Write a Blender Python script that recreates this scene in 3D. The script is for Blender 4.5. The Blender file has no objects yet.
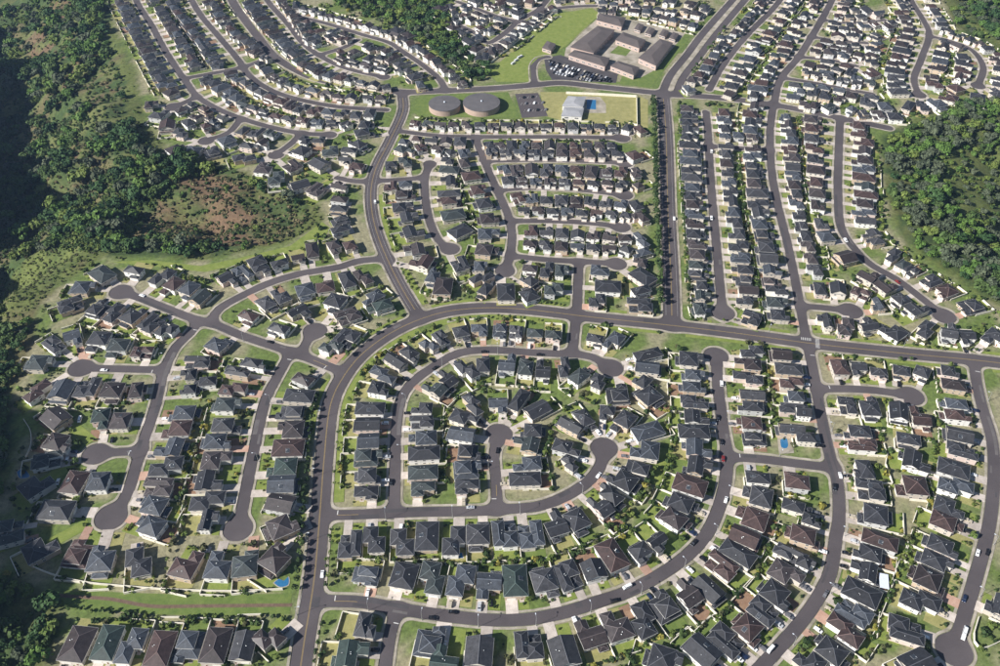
import bpy, math, random
import numpy as np
from mathutils import Vector, Matrix
R_ = math.radians
rng = random.Random(7)
nrg = np.random.default_rng(11)
sc = bpy.context.scene
COL = sc.collection

# ------------------------------------------------------------------ camera
CAM_H = 430.0; DEP = R_(43.0); FPX = 900.0
cam = bpy.data.cameras.new('camera'); cam.sensor_width = 36.0; cam.lens = 36.0*FPX/1000.0
cam.clip_start = 1.0; cam.clip_end = 12000.0
camo = bpy.data.objects.new('camera', cam); COL.objects.link(camo)
camo.location = (0, 0, CAM_H); camo.rotation_euler = (math.pi/2-DEP, 0, 0)
sc.camera = camo
# ------------------------------------------------------------------ light
SUN_EL = R_(33.0); SH = R_(26.0)            # shadows run to +x and a little away (+y)
sdir = Vector((-math.cos(SH)*math.cos(SUN_EL), -math.sin(SH)*math.cos(SUN_EL), math.sin(SUN_EL)))
sun = bpy.data.lights.new('sun', 'SUN'); sun.energy = 5.0; sun.angle = R_(0.53); sun.color = (1.0, 0.97, 0.925)
suno = bpy.data.objects.new('sun', sun); COL.objects.link(suno)
suno.rotation_euler = sdir.to_track_quat('Z', 'Y').to_euler(); suno.location = (0, 0, 900)
wd = bpy.data.worlds.new('World'); sc.world = wd; wd.use_nodes = True
wn = wd.node_tree.nodes; wl = wd.node_tree.links
sky = wn.new('ShaderNodeTexSky'); sky.sky_type = 'NISHITA'; sky.sun_disc = False
sky.sun_elevation = SUN_EL; sky.sun_rotation = math.atan2(sdir.x, sdir.y)
sky.air_density = 1.0; sky.dust_density = 0.6; sky.ozone_density = 1.5
wl.new(sky.outputs[0], wn['Background'].inputs[0]); wn['Background'].inputs[1].default_value = 0.05
HAZE = 0.00005
sc.view_settings.view_transform = 'Standard'; sc.view_settings.look = 'None'
sc.view_settings.exposure = 0.80; sc.view_settings.gamma = 1.0; sc.view_settings.use_curve_mapping = False

# ------------------------------------------------------------------ projection between the survey (photo px) and the ground
SD, CD = math.sin(DEP), math.cos(DEP)
def gp(u, v, z=0.0):
    x = (u-500)/FPX; y = -(v-333)/FPX
    dx, dy, dz = x, CD+y*SD, -SD+y*CD
    t = (z-CAM_H)/dz
    return (dx*t, dy*t)
def px(X, Y, Z=0.0):
    d = CD*Y - SD*(Z-CAM_H); up = SD*Y + CD*(Z-CAM_H)
    return 500+FPX*X/d, 333-FPX*up/d, d
def gpl(pts, z=0.0): return [gp(u, v, z) for u, v in pts]
def inside(poly, x, y):
    r = False; n = len(poly); j = n-1
    for i in range(n):
        xi, yi = poly[i]; xj, yj = poly[j]
        if (yi > y) != (yj > y) and x < (xj-xi)*(y-yi)/(yj-yi)+xi: r = not r
        j = i
    return r
def inside_np(poly, x, y):
    r = np.zeros(x.shape, bool); n = len(poly); j = n-1
    for i in range(n):
        xi, yi = poly[i]; xj, yj = poly[j]
        if yi != yj:
            c = ((yi > y) != (yj > y)) & (x < (xj-xi)*(y-yi)/(yj-yi)+xi)
            r ^= c
        j = i
    return r
def smooth(pts, step=3.0):
    P = [np.array(p, float) for p in pts]
    if len(P) == 2:
        n = max(2, int(np.linalg.norm(P[1]-P[0])/step)+1)
        return [tuple(P[0]+(P[1]-P[0])*i/(n-1)) for i in range(n)]
    out = []
    Q = [2*P[0]-P[1]]+P+[2*P[-1]-P[-2]]
    for i in range(1, len(Q)-2):
        p0, p1, p2, p3 = Q[i-1:i+3]
        n = max(2, int(np.linalg.norm(p2-p1)/step))
        t01 = max(1e-6, np.linalg.norm(p1-p0))**.5; t12 = max(1e-6, np.linalg.norm(p2-p1))**.5; t23 = max(1e-6, np.linalg.norm(p3-p2))**.5
        m1 = p2-p1+t12*((p1-p0)/t01-(p2-p0)/(t01+t12)); m2 = p2-p1+t12*((p3-p2)/t23-(p3-p1)/(t12+t23))
        for k in range(n):
            t = k/n
            out.append(tuple((2*t**3-3*t*t+1)*p1+(t**3-2*t*t+t)*m1+(-2*t**3+3*t*t)*p2+(t**3-t*t)*m2))
    out.append(tuple(P[-1])); return out
def resample(pts, n=None, step=None):
    P = np.array(pts, float); L = np.concatenate([[0], np.cumsum(np.linalg.norm(np.diff(P, axis=0), axis=1))])
    if n is None: n = max(2, int(round(L[-1]/step))+1)
    s = np.linspace(0, L[-1], n)
    return np.stack([np.interp(s, L, P[:, 0]), np.interp(s, L, P[:, 1])], 1)

# ------------------------------------------------------------------ value noise
_lat = nrg.random((256, 256)).astype(np.float32)
def vnoise(x, y):
    xi = np.floor(x).astype(int); yi = np.floor(y).astype(int); fx = x-xi; fy = y-yi
    fx = fx*fx*(3-2*fx); fy = fy*fy*(3-2*fy)
    a = _lat[xi & 255, yi & 255]; b = _lat[(xi+1) & 255, yi & 255]; c = _lat[xi & 255, (yi+1) & 255]; d = _lat[(xi+1) & 255, (yi+1) & 255]
    return (a*(1-fx)+b*fx)*(1-fy)+(c*(1-fx)+d*fx)*fy
def fbm(x, y, o=4):
    s = 0; a = .5; t = 0
    for i in range(o):
        s = s+a*vnoise(x*2**i+17*i, y*2**i+31*i); t += a; a *= .5
    return s/t
def sstep(a, b, x):
    t = np.clip((x-a)/(b-a), 0, 1); return t*t*(3-2*t)

# ------------------------------------------------------------------ materials
MATS = {}
def mat(name, col, rough=.8, var=.25, scale=1.0, col2=None, objvar=0.0, island=0.0, bump=0.0, spec=.3, metal=0.0, fine=0.0):
    m = bpy.data.materials.new(name); m.use_nodes = True; MATS[name] = m
    nt = m.node_tree; N = nt.nodes; L = nt.links; b = N['Principled BSDF']
    b.inputs['Roughness'].default_value = rough; b.inputs['Metallic'].default_value = metal
    b.inputs['Specular IOR Level'].default_value = spec
    tc = N.new('ShaderNodeTexCoord'); geo = N.new('ShaderNodeNewGeometry')
    no = N.new('ShaderNodeTexNoise'); no.inputs['Scale'].default_value = scale; no.inputs['Detail'].default_value = 5; no.inputs['Roughness'].default_value = .6
    L.new(geo.outputs['Position'], no.inputs['Vector'])
    rp = N.new('ShaderNodeValToRGB')
    c2 = col2 if col2 else tuple(c*(1+var) for c in col); c1 = col if col2 else tuple(c*(1-var) for c in col)
    rp.color_ramp.elements[0].position = .32; rp.color_ramp.elements[0].color = (*c1, 1)
    rp.color_ramp.elements[1].position = .68; rp.color_ramp.elements[1].color = (*c2, 1)
    L.new(no.outputs['Fac'], rp.inputs['Fac']); out = rp.outputs['Color']
    def mul(src, lo, hi):
        nonlocal out
        mr = N.new('ShaderNodeMapRange'); mr.inputs['To Min'].default_value = lo; mr.inputs['To Max'].default_value = hi
        L.new(src, mr.inputs['Value'])
        mx = N.new('ShaderNodeVectorMath'); mx.operation = 'SCALE'
        L.new(out, mx.inputs[0]); L.new(mr.outputs[0], mx.inputs['Scale']); out = mx.outputs[0]
    if objvar:
        oi = N.new('ShaderNodeObjectInfo'); mul(oi.outputs['Random'], 1-objvar, 1+objvar)
    if island: mul(geo.outputs['Random Per Island'], 1-island, 1+island)
    if fine:
        n2 = N.new('ShaderNodeTexNoise'); n2.inputs['Scale'].default_value = 1.7; n2.inputs['Detail'].default_value = 3
        L.new(geo.outputs['Position'], n2.inputs['Vector']); mul(n2.outputs['Fac'], 1-fine*2, 1+fine*2)
    L.new(out, b.inputs['Base Color'])
    if bump:
        bp = N.new('ShaderNodeBump'); bp.inputs['Strength'].default_value = bump; bp.inputs['Distance'].default_value = .3
        L.new(no.outputs['Fac'], bp.inputs['Height']); L.new(bp.outputs[0], b.inputs['Normal'])
    return m
def leafmat(name, col, col2, scale=.12):
    m = mat(name, col, .75, col2=col2, scale=scale, island=.24, objvar=.15, spec=.2)
    return m
ROOFS = {'charcoal': (.040, .041, .047), 'dark grey': (.060, .060, .066), 'slate blue': (.064, .072, .086), 'brown': (.072, .046, .042),
         'dark brown': (.046, .036, .036), 'green': (.038, .056, .050), 'grey brown': (.066, .055, .055), 'grey green': (.050, .060, .060)}
for k, c in ROOFS.items():
    mat('roof '+k, tuple(x*.68 for x in c), .55, var=.32, scale=.45, objvar=.22, fine=.3, spec=.4)
    mat('cap '+k, tuple(x*2.0+.02 for x in c), .6, var=.1, scale=.5, spec=.35)
WALLS = {'cream': (.60, .55, .48), 'white': (.72, .70, .66), 'beige': (.47, .42, .36), 'pinkish': (.55, .45, .40), 'grey': (.46, .46, .45), 'tan': (.44, .35, .26)}
for k, c in WALLS.items(): mat('wall '+k, c, .85, var=.08, scale=.4, objvar=.08)
mat('trim', (.70, .68, .63), .6, var=.05)
mat('glass', (.03, .035, .045), .08, var=.2, spec=.6)
mat('garage', (.68, .65, .60), .6, var=.06)
mat('door', (.20, .10, .06), .6, var=.2)
mat('asphalt', (.062, .053, .056), .9, col2=(.096, .082, .084), scale=.03, fine=.14)
mat('asphalt old', (.115, .104, .102), .9, var=.15, scale=.2, fine=.1)
mat('asphalt new', (.062, .057, .060), .9, var=.2, scale=.1, fine=.1)
mat('concrete', (.20, .18, .13), .9, col2=(.42, .37, .31), scale=.11, fine=.14)
mat('drive', (.37, .32, .275), .9, col2=(.52, .46, .41), scale=.25, objvar=.22, fine=.12)
mat('drive red', (.36, .22, .16), .9, col2=(.44, .29, .22), scale=.3, objvar=.2, fine=.1)
mat('kerb', (.46, .43, .38), .9, var=.1)
mat('masonry', (.60, .56, .46), .9, col2=(.74, .69, .58), scale=.3, fine=.08)
mat('lawn a', (.130, .175, .032), .95, col2=(.205, .235, .060), scale=.22, fine=.22)
mat('lawn b', (.215, .205, .075), .95, col2=(.30, .275, .115), scale=.2, fine=.2)
mat('lawn c', (.085, .130, .028), .95, col2=(.140, .180, .046), scale=.2, fine=.2)
mat('lawn d', (.19, .11, .07), .95, col2=(.26, .17, .11), scale=.3, fine=.2)
mat('dirt', (.105, .070, .048), .95, col2=(.165, .115, .078), scale=.4, fine=.2)
mat('paint white', (.52, .51, .49), .7, var=.12, scale=.6)
mat('paint yellow', (.40, .28, .09), .7, var=.15, scale=.6)
mat('bark', (.10, .075, .055), .9, var=.3, scale=2)
leafmat('leaf dark', (.018, .036, .012), (.036, .062, .018))
leafmat('leaf mid', (.036, .064, .018), (.064, .098, .027))
leafmat('leaf light', (.075, .115, .026), (.125, .155, .036))
leafmat('leaf olive', (.058, .068, .028), (.095, .095, .042))
leafmat('leaf yellow', (.17, .17, .03), (.26, .22, .05))
leafmat('leaf forest', (.022, .052, .018), (.045, .085, .026), .05)
leafmat('leaf lush', (.050, .100, .020), (.085, .140, .030), .05)
leafmat('leaf grey', (.050, .066, .040), (.078, .092, .052), .05)
leafmat('reed', (.13, .11, .055), (.20, .165, .085), .05)
mat('pool', (.03, .14, .28), .05, var=.1, spec=.6)
mat('tarp', (.01, .04, .35), .4, var=.1)
mat('tank wall', (.36, .27, .22), .85, var=.1, scale=.2)
mat('tank top', (.105, .098, .100), .85, var=.15, scale=.15)
mat('school roof', (.100, .084, .080), .8, var=.12, scale=.1, fine=.06)
mat('school wall', (.40, .31, .27), .85, var=.08)
mat('metal', (.55, .56, .57), .4, var=.1, metal=.6)
mat('tyre', (.02, .02, .02), .8, var=.1)
mat('solar', (.035, .04, .048), .35, var=.1, spec=.6)
mat('white metal', (.60, .64, .70), .5, var=.05)
CARS = {'white': (.72, .72, .72), 'black': (.012, .012, .014), 'silver': (.42, .43, .45), 'dark blue': (.015, .025, .06), 'red': (.17, .02, .02), 'grey': (.12, .12, .13), 'beige': (.42, .37, .29)}
for k, c in CARS.items(): mat('car '+k, c, .25, var=.03, spec=.5)

# ------------------------------------------------------------------ mesh builder
class MB:
    def __init__(s): s.v = []; s.f = []; s.m = []
    def poly(s, pts, mi=0):
        b = len(s.v); s.v += [tuple(p) for p in pts]; s.f.append(tuple(range(b, b+len(pts)))); s.m.append(mi)
    def box(s, x0, x1, y0, y1, z0, z1, mi=0, bottom=True):
        b = len(s.v)
        s.v += [(x0, y0, z0), (x1, y0, z0), (x1, y1, z0), (x0, y1, z0), (x0, y0, z1), (x1, y0, z1), (x1, y1, z1), (x0, y1, z1)]
        F = [(4, 5, 6, 7), (0, 1, 5, 4), (1, 2, 6, 5), (2, 3, 7, 6), (3, 0, 4, 7)]
        if bottom: F.append((3, 2, 1, 0))
        for f in F: s.f.append(tuple(b+i for i in f)); s.m.append(mi)
    def prism(s, poly, z0, z1, mi=0, ms=None):
        n = len(poly); b = len(s.v)
        s.v += [(x, y, z0) for x, y in poly]+[(x, y, z1) for x, y in poly]
        s.f.append(tuple(b+n+i for i in range(n))); s.m.append(mi)
        s.f.append(tuple(b+n-1-i for i in range(n))); s.m.append(mi)
        for i in range(n):
            j = (i+1) % n; s.f.append((b+i, b+j, b+n+j, b+n+i)); s.m.append(mi if ms is None else ms)
    def beam(s, a, b, w, h, mi=0):
        a = Vector(a); b = Vector(b); d = (b-a)
        if d.length < 1e-4: return
        side = d.cross(Vector((0, 0, 1)))
        if side.length < 1e-5: side = Vector((1, 0, 0))
        side = side.normalized()*w/2; up = side.cross(d).normalized()*h
        if up.z < 0: up = -up
        k = len(s.v)
        for p in (a, b): s.v += [tuple(p-side), tuple(p+side), tuple(p+side+up), tuple(p-side+up)]
        for f in ((0, 1, 5, 4), (1, 2, 6, 5), (2, 3, 7, 6), (3, 0, 4, 7), (0, 3, 2, 1), (4, 5, 6, 7)): s.f.append(tuple(k+i for i in f)); s.m.append(mi)
    def cyl(s, x, y, z0, z1, r0, r1, n=8, mi=0, cap=True):
        b = len(s.v)
        for i in range(n):
            a = 2*math.pi*i/n; s.v.append((x+r0*math.cos(a), y+r0*math.sin(a), z0))
        for i in range(n):
            a = 2*math.pi*i/n; s.v.append((x+r1*math.cos(a), y+r1*math.sin(a), z1))
        for i in range(n):
            j = (i+1) % n; s.f.append((b+i, b+j, b+n+j, b+n+i)); s.m.append(mi)
        if cap: s.f.append(tuple(b+n+i for i in range(n))); s.m.append(mi)
    def add(s, o, M, mmap=None):
        b = len(s.v)
        s.v += [tuple(M @ Vector(p)) for p in o.v]
        s.f += [tuple(b+i for i in f) for f in o.f]
        s.m += [mmap[i] if mmap else i for i in o.m]
    def mesh(s, name, mats):
        me = bpy.data.meshes.new(name); me.from_pydata(s.v, [], s.f)
        for m in mats: me.materials.append(MATS[m])
        if len(mats) > 1: me.polygons.foreach_set('material_index', s.m)
        me.update(); return me
def link(name, me, parent=None, loc=None, rot=None):
    o = bpy.data.objects.new(name, me); COL.objects.link(o)
    if parent: o.parent = parent
    if loc: o.location = loc
    if rot: o.rotation_euler = (0, 0, rot)
    return o
def setmat(o, *names):
    for i, n in enumerate(names):
        o.material_slots[i].link = 'OBJECT'; o.material_slots[i].material = MATS[n]
def tag(o, label=None, cat=None, group=None, kind=None):
    if label: o['label'] = label
    if cat: o['category'] = cat
    if group: o['group'] = group
    if kind: o['kind'] = kind
    return o
def struct(name, mb, mats, parent=None):
    o = link(name, mb.mesh(name, mats), parent)
    if not parent: o['kind'] = 'structure'
    return o

# ------------------------------------------------------------------ roads (survey points in photo px)
# id: points, width, end-circle radius, (street name, start landmark, left side, right side), local?
ROADS = {}
def road(i, pts, w=6.8, circ=0, name=None, start='', left='', right='', local=True, circ0=0, mark=None):
    g = smooth(gpl(pts)); ROADS[i] = dict(p=g, w=w, c=circ, c0=circ0, name=name, start=start, left=left, right=right, local=local, mark=mark)
CR = 8.4
road('R', [(1120, 382), (1000, 363), (900, 353), (816, 344), (735, 333), (668, 325), (600, 318), (520, 309), (480, 308), (440, 313), (398, 329), (362, 354), (342, 379), (331, 403), (324, 460), (320, 512), (314, 580), (304, 643), (296, 700)], 11, local=False, mark='y')
road('P', [(402, 93), (403, 110), (390, 140), (376, 168), (371, 190), (372, 212), (378, 236), (390, 265), (403, 290), (420, 318)], 9.5, local=False, mark='y')
road('M', [(663, 94), (666, 134), (668, 214), (671, 280), (672, 325)], 12, local=False, mark='y')
road('MN1', [(662, 94), (670, 76), (686, 56), (701, 36), (722, 12), (740, -8)], 7.5, local=False)
road('MN2', [(676, 95), (683, 78), (699, 57), (714, 37), (734, 13), (752, -8)], 7.5, local=False)
road('Q', [(227, -12), (234, 4), (256, 34), (274, 56), (296, 70), (320, 80), (360, 86), (402, 92), (440, 91), (500, 88), (535, 85), (560, 83), (600, 87), (668, 94), (720, 98), (774, 105), (840, 118), (888, 128)], 9.5, local=False)
road('K', [(316, 600), (328, 601), (360, 602), (400, 609), (440, 615), (490, 620), (530, 619), (570, 611), (600, 601), (620, 595), (660, 575), (690, 553), (706, 535), (714, 520), (724, 490), (727, 456), (723, 430), (720, 404), (718, 387), (716, 356)], 7.4, CR, 'outer crescent', 'main road', 'inner', 'outer')
road('H', [(320, 515), (345, 515), (420, 512), (480, 511), (510, 509), (540, 506), (570, 494), (592, 478), (602, 462), (604, 448)], 7.2, CR, 'inner hooked lane', 'main road', 'tank', 'opposite')
road('C1', [(497, 510), (496, 480), (494, 455), (499, 434)], 6.4, CR, 'central cul-de-sac', 'inner hooked lane', 'gulch', 'wood')
road('I1', [(576, 318), (574, 337), (570, 352), (540, 353), (490, 350), (460, 353), (430, 369), (410, 385), (402, 397), (397, 420), (395, 470), (394, 512)], 6.8, 0, 'arched lane', 'main road', 'inner', 'outer')
road('I2', [(572, 354), (592, 357), (611, 368)], 6.8, CR, 'stub court', 'arched lane', 'tank', 'opposite')
road('X', [(727, 457), (760, 459), (800, 464), (834, 468)], 6.8, 0, 'short cross street', 'outer crescent', 'tank', 'opposite')
road('B1', [(398, 609), (391, 630), (383, 680)], 6.6, 0, 'bottom side street', 'outer crescent', 'wood', 'gulch')
road('V2', [(773, 105), (770, 134), (772, 174), (778, 206), (788, 246), (797, 290), (807, 342)], 6.8, 0, 'long straight street', 'tank road', 'wood', 'gulch')
road('V2s', [(808, 345), (816, 387), (820, 410), (830, 456), (837, 480), (839, 520), (836, 537), (830, 573), (816, 601), (800, 623), (774, 653), (740, 690)], 7.2, 0, 'bending street', 'crosswalk', 'wood', 'gulch')
road('E1', [(818, 389), (850, 389), (880, 391), (911, 396)], 6.6, CR, 'verge court', 'bending street', 'tank', 'opposite')
road('G', [(974, 360), (976, 379), (982, 406), (992, 440), (994, 476), (990, 520), (986, 539), (974, 583), (962, 623), (954, 650)], 7.2, 9.3, 'bulb-ended street', 'main road', 'wood', 'gulch')
road('V1', [(706, 112), (708, 134), (711, 184), (718, 264), (721, 297), (723, 313)], 6.8, CR, 'street beside the avenue', 'tank road', 'wood', 'gulch')
road('V1x', [(708, 146), (735, 148), (770, 150)], 6.4, 0, 'upper link street', 'avenue side', 'tank', 'opposite')
road('V3', [(840, 118), (839, 146), (838, 194), (842, 230), (854, 248), (870, 264), (896, 279), (920, 297), (944, 316)], 7.0, CR, 'woodside street', 'tank road', 'wood', 'inner')
road('V3b', [(800, 306), (825, 308), (851, 311)], 6.4, CR, 'crosswalk court', 'long straight street', 'tank', 'opposite')
road('L1', [(340, 371), (300, 355), (276, 347), (240, 335), (216, 325), (200, 321), (170, 310), (140, 298), (121, 292)], 7.2, CR, 'gulch street', 'main road', 'opposite', 'tank')
road('L1b', [(212, 322), (217, 311), (240, 297), (270, 283), (300, 274), (340, 267), (360, 261), (388, 259)], 6.8, 0, 'gulch-edge curve', 'gulch street', 'tank', 'opposite')
road('L1c', [(302, 354), (306, 343), (315, 331)], 6.4, CR, 'round court', 'gulch street', 'tank', 'opposite')
road('L2', [(197, 322), (192, 331), (176, 347), (164, 371), (158, 395), (156, 404), (144, 440), (136, 466), (126, 496), (111, 517)], 7.0, CR+.8, 'gulch-side descent', 'gulch street', 'wood', 'gulch')
road('L2a', [(163, 370), (120, 369), (81, 368)], 6.6, CR, 'first gulch court', 'gulch-side descent', 'opposite', 'tank')
road('L2b', [(141, 451), (120, 452), (96, 454)], 6.6, CR, 'second gulch court', 'gulch-side descent', 'opposite', 'tank')
road('L3', [(290, 352), (287, 359), (276, 379), (266, 399), (254, 450), (246, 490), (241, 515), (238, 529)], 7.0, CR, 'straight hedge street', 'gulch street', 'wood', 'gulch')
road('BL', [(285, 712), (200, 708), (120, 704), (55, 700)], 6.8, 0, 'bottom lane', 'main road', 'opposite', 'strip')
road('A', [(398, 131), (440, 136), (500, 137), (560, 137), (622, 138)], 6.4, 7.5, 'street behind the tanks', 'feeder road', 'tank', 'opposite')
road('S', [(475, 137), (484, 160), (496, 188), (508, 215), (512, 235), (510, 255), (505, 271)], 6.6, 7.5, 'stepped street', 'street behind the tanks', 'wood', 'gulch')
road('Bst', [(485, 161), (540, 160), (580, 161), (625, 163)], 6.4, 7.5, 'first short court', 'stepped street', 'tank', 'opposite')
road('Cst', [(498, 190), (530, 188), (570, 189), (624, 195)], 6.4, 7.5, 'second short court', 'stepped street', 'tank', 'opposite')
road('Dst', [(511, 221), (550, 221), (590, 223), (621, 227)], 6.4, 7.5, 'third short court', 'stepped street', 'tank', 'opposite')
road('Est', [(511, 256), (550, 260), (590, 262), (617, 264)], 6.4, 7.5, 'fourth short court', 'stepped street', 'tank', 'opposite')
road('Est2', [(579, 262), (578, 285), (577, 316)], 6.8, 0, 'short link', 'main road', 'wood', 'gulch')
road('Pb', [(373, 181), (400, 180), (420, 178)], 6.4, 0, 'link off the feeder road', 'feeder road', 'tank', 'opposite')
road('Pb2', [(430, 164), (425, 178), (425, 194), (430, 222), (440, 242), (450, 249)], 6.6, 7.5, 'hooked court', 'upper end', 'wood', 'gulch', circ0=5.5)
road('Pc', [(371, 182), (352, 181), (338, 178)], 6.4, 0, 'stub west of the feeder road', 'feeder road', 'tank', 'opposite')
road('T1', [(132, -14), (138, 4), (152, 26), (166, 52), (186, 82), (198, 97), (220, 110), (240, 118), (270, 127), (300, 133), (330, 135)], 6.8, 6)
road('T1b', [(196, 97), (184, 103), (173, 107)], 6.4, 7.5)
road('T1c', [(241, 119), (228, 133), (206, 141)], 6.2, 7)
road('T1d', [(302, 133), (292, 143), (276, 155)], 6.2, 7)
road('T2', [(184, -14), (200, 14), (220, 38), (240, 62), (246, 72), (260, 84), (280, 94), (310, 102), (340, 107), (386, 110)], 6.8)
road('T2x', [(188, 78), (220, 72), (244, 67), (268, 58)], 6.2)
road('T3', [(258, -14), (270, 4), (288, 24), (304, 44), (320, 56), (340, 66), (360, 72), (384, 77)], 6.6, 6)
road('T3b', [(320, 55), (345, 47), (358, 40)], 6)
road('T4', [(296, 16), (328, 24), (360, 34), (390, 43), (402, 51), (424, 66), (440, 80), (446, 91)], 6.6)
road('S1', [(458, 25), (475, 33), (488, 43), (504, 34), (520, 20), (538, 10), (552, -6)], 6.4)
road('S2', [(458, 2), (480, 10), (496, 16), (518, 22)], 6.2)
road('S3', [(540, 10), (590, 6), (650, 10), (700, 20)], 6.2, 0)
road('N2', [(709, 90), (720, 70), (736, 48), (752, 30), (772, 10), (788, -10)], 6.6, 6)
road('V2n', [(774, 104), (780, 80), (798, 58), (812, 36), (826, 12), (838, -12)], 7.0)
road('W1', [(822, 20), (850, 23), (884, 20)], 6)
road('W2', [(812, 37), (840, 41), (866, 43)], 6)
road('W3', [(798, 57), (830, 60), (856, 66)], 6)
road('W4', [(783, 78), (820, 84), (850, 90), (872, 94)], 6)
road('N3', [(906, -12), (912, 2), (922, 18), (929, 33), (921, 60), (914, 80), (919, 95)], 6.6, 7)
road('N3b', [(929, 36), (950, 41), (970, 49), (983, 66), (978, 86)], 6.4, 7)
road('SC', [(535, 84), (533, 74), (534, 64), (540, 58), (548, 57)], 6.4, local=False)

# signed distance field of all carriageways, with rounded kerb returns at the junctions
RES = 1.2; FX0, FX1, FY0, FY1 = -700.0, 760.0, 170.0, 1120.0
nx = int((FX1-FX0)/RES)+1; ny = int((FY1-FY0)/RES)+1
F = np.full((nx, ny), 30.0, np.float32)
def win(x0, x1, y0, y1):
    return max(0, int((x0-FX0)/RES)), min(nx, int((x1-FX0)/RES)+2), max(0, int((y0-FY0)/RES)), min(ny, int((y1-FY0)/RES)+2)
def smin(a, b, k):
    h = np.clip(k-np.abs(a-b), 0, None)/k
    return np.minimum(a, b)-h*h*k*.25
for rid, r in ROADS.items():
    P = np.array(r['p']); PAD = 16
    i0, i1, j0, j1 = win(P[:, 0].min()-PAD, P[:, 0].max()+PAD, P[:, 1].min()-PAD, P[:, 1].max()+PAD)
    if i1 <= i0 or j1 <= j0: continue
    D = np.full((i1-i0, j1-j0), 30.0, np.float32)
    Q = P[::2] if len(P) > 6 else P
    if tuple(Q[-1]) != tuple(P[-1]): Q = np.vstack([Q, P[-1:]])
    for a, b in zip(Q[:-1], Q[1:]):
        a0, a1, b0, b1 = win(min(a[0], b[0])-PAD, max(a[0], b[0])+PAD, min(a[1], b[1])-PAD, max(a[1], b[1])+PAD)
        a0 = max(a0, i0); a1 = min(a1, i1); b0 = max(b0, j0); b1 = min(b1, j1)
        if a1 <= a0 or b1 <= b0: continue
        X = (FX0+RES*np.arange(a0, a1))[:, None]; Y = (FY0+RES*np.arange(b0, b1))[None, :]
        d = b-a; l2 = max(1e-6, float(d@d)); t = np.clip(((X-a[0])*d[0]+(Y-a[1])*d[1])/l2, 0, 1)
        dist = np.sqrt((X-a[0]-t*d[0])**2+(Y-a[1]-t*d[1])**2)-r['w']/2
        sl = D[a0-i0:a1-i0, b0-j0:b1-j0]; np.minimum(sl, dist, out=sl)
    X = (FX0+RES*np.arange(i0, i1))[:, None]; Y = (FY0+RES*np.arange(j0, j1))[None, :]
    for cr, c in ((r['c'], P[-1]), (r['c0'], P[0])):
        if cr: D = smin(D, (np.sqrt((X-c[0])**2+(Y-c[1])**2)-cr).astype(np.float32), 4.0)
    F[i0:i1, j0:j1] = smin(F[i0:i1, j0:j1], D, 5.0)
def sdf(x, y):
    i = (x-FX0)/RES; j = (y-FY0)/RES
    if i < 0 or j < 0 or i >= nx-1 or j >= ny-1: return 30.0
    i0, j0 = int(i), int(j); fx, fy = i-i0, j-j0
    return float((F[i0, j0]*(1-fx)+F[i0+1, j0]*fx)*(1-fy)+(F[i0, j0+1]*(1-fx)+F[i0+1, j0+1]*fx)*fy)
def band(G, z, mb, kerb=None):
    """polygons of G<0 on the field grid; kerb collects boundary segments"""
    ins = G < 0; c = ins[:-1, :-1].astype(int)+ins[1:, :-1]+ins[:-1, 1:]+ins[1:, 1:]
    full = c == 4
    for i in range(nx-1):
        row = full[i]
        if not row.any(): continue
        d = np.diff(np.concatenate([[0], row.astype(int), [0]])); s = np.where(d == 1)[0]; e = np.where(d == -1)[0]
        x0 = FX0+i*RES; x1 = x0+RES
        for a, b in zip(s, e):
            y0 = FY0+a*RES; y1 = FY0+b*RES
            mb.poly([(x0, y0, z), (x1, y0, z), (x1, y1, z), (x0, y1, z)])
    I, J = np.where((c > 0) & (c < 4))
    for i, j in zip(I.tolist(), J.tolist()):
        cs = ((i, j), (i+1, j), (i+1, j+1), (i, j+1)); vals = [float(G[a]) for a in cs]
        pts = []; cut = []
        for k in range(4):
            a, va = cs[k], vals[k]; b, vb = cs[(k+1) % 4], vals[(k+1) % 4]
            if va < 0: pts.append((FX0+a[0]*RES, FY0+a[1]*RES, z))
            if (va < 0) != (vb < 0):
                t = va/(va-vb); p = (FX0+(a[0]+(b[0]-a[0])*t)*RES, FY0+(a[1]+(b[1]-a[1])*t)*RES, z)
                pts.append(p); cut.append(p)
        if len(pts) >= 3: mb.poly(pts)
        if kerb is not None and len(cut) == 2: kerb.append((cut[0], cut[1]))
rb = MB(); kseg = []
band(F, 0.02, rb, kseg)
struct('road', rb, ['asphalt'])
pb = MB(); band(np.maximum(.22-F, F-1.7), 0.15, pb)
struct('pavement', pb, ['concrete'])
kb = MB()
kf = MB(); band(np.maximum(-F-.0, F-.20), 0.16, kf)
for a, b in kseg:
    kf.poly([(a[0], a[1], .0), (b[0], b[1], .0), (b[0], b[1], .16), (a[0], a[1], .16)])
struct('kerb', kf, ['kerb'])

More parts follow.
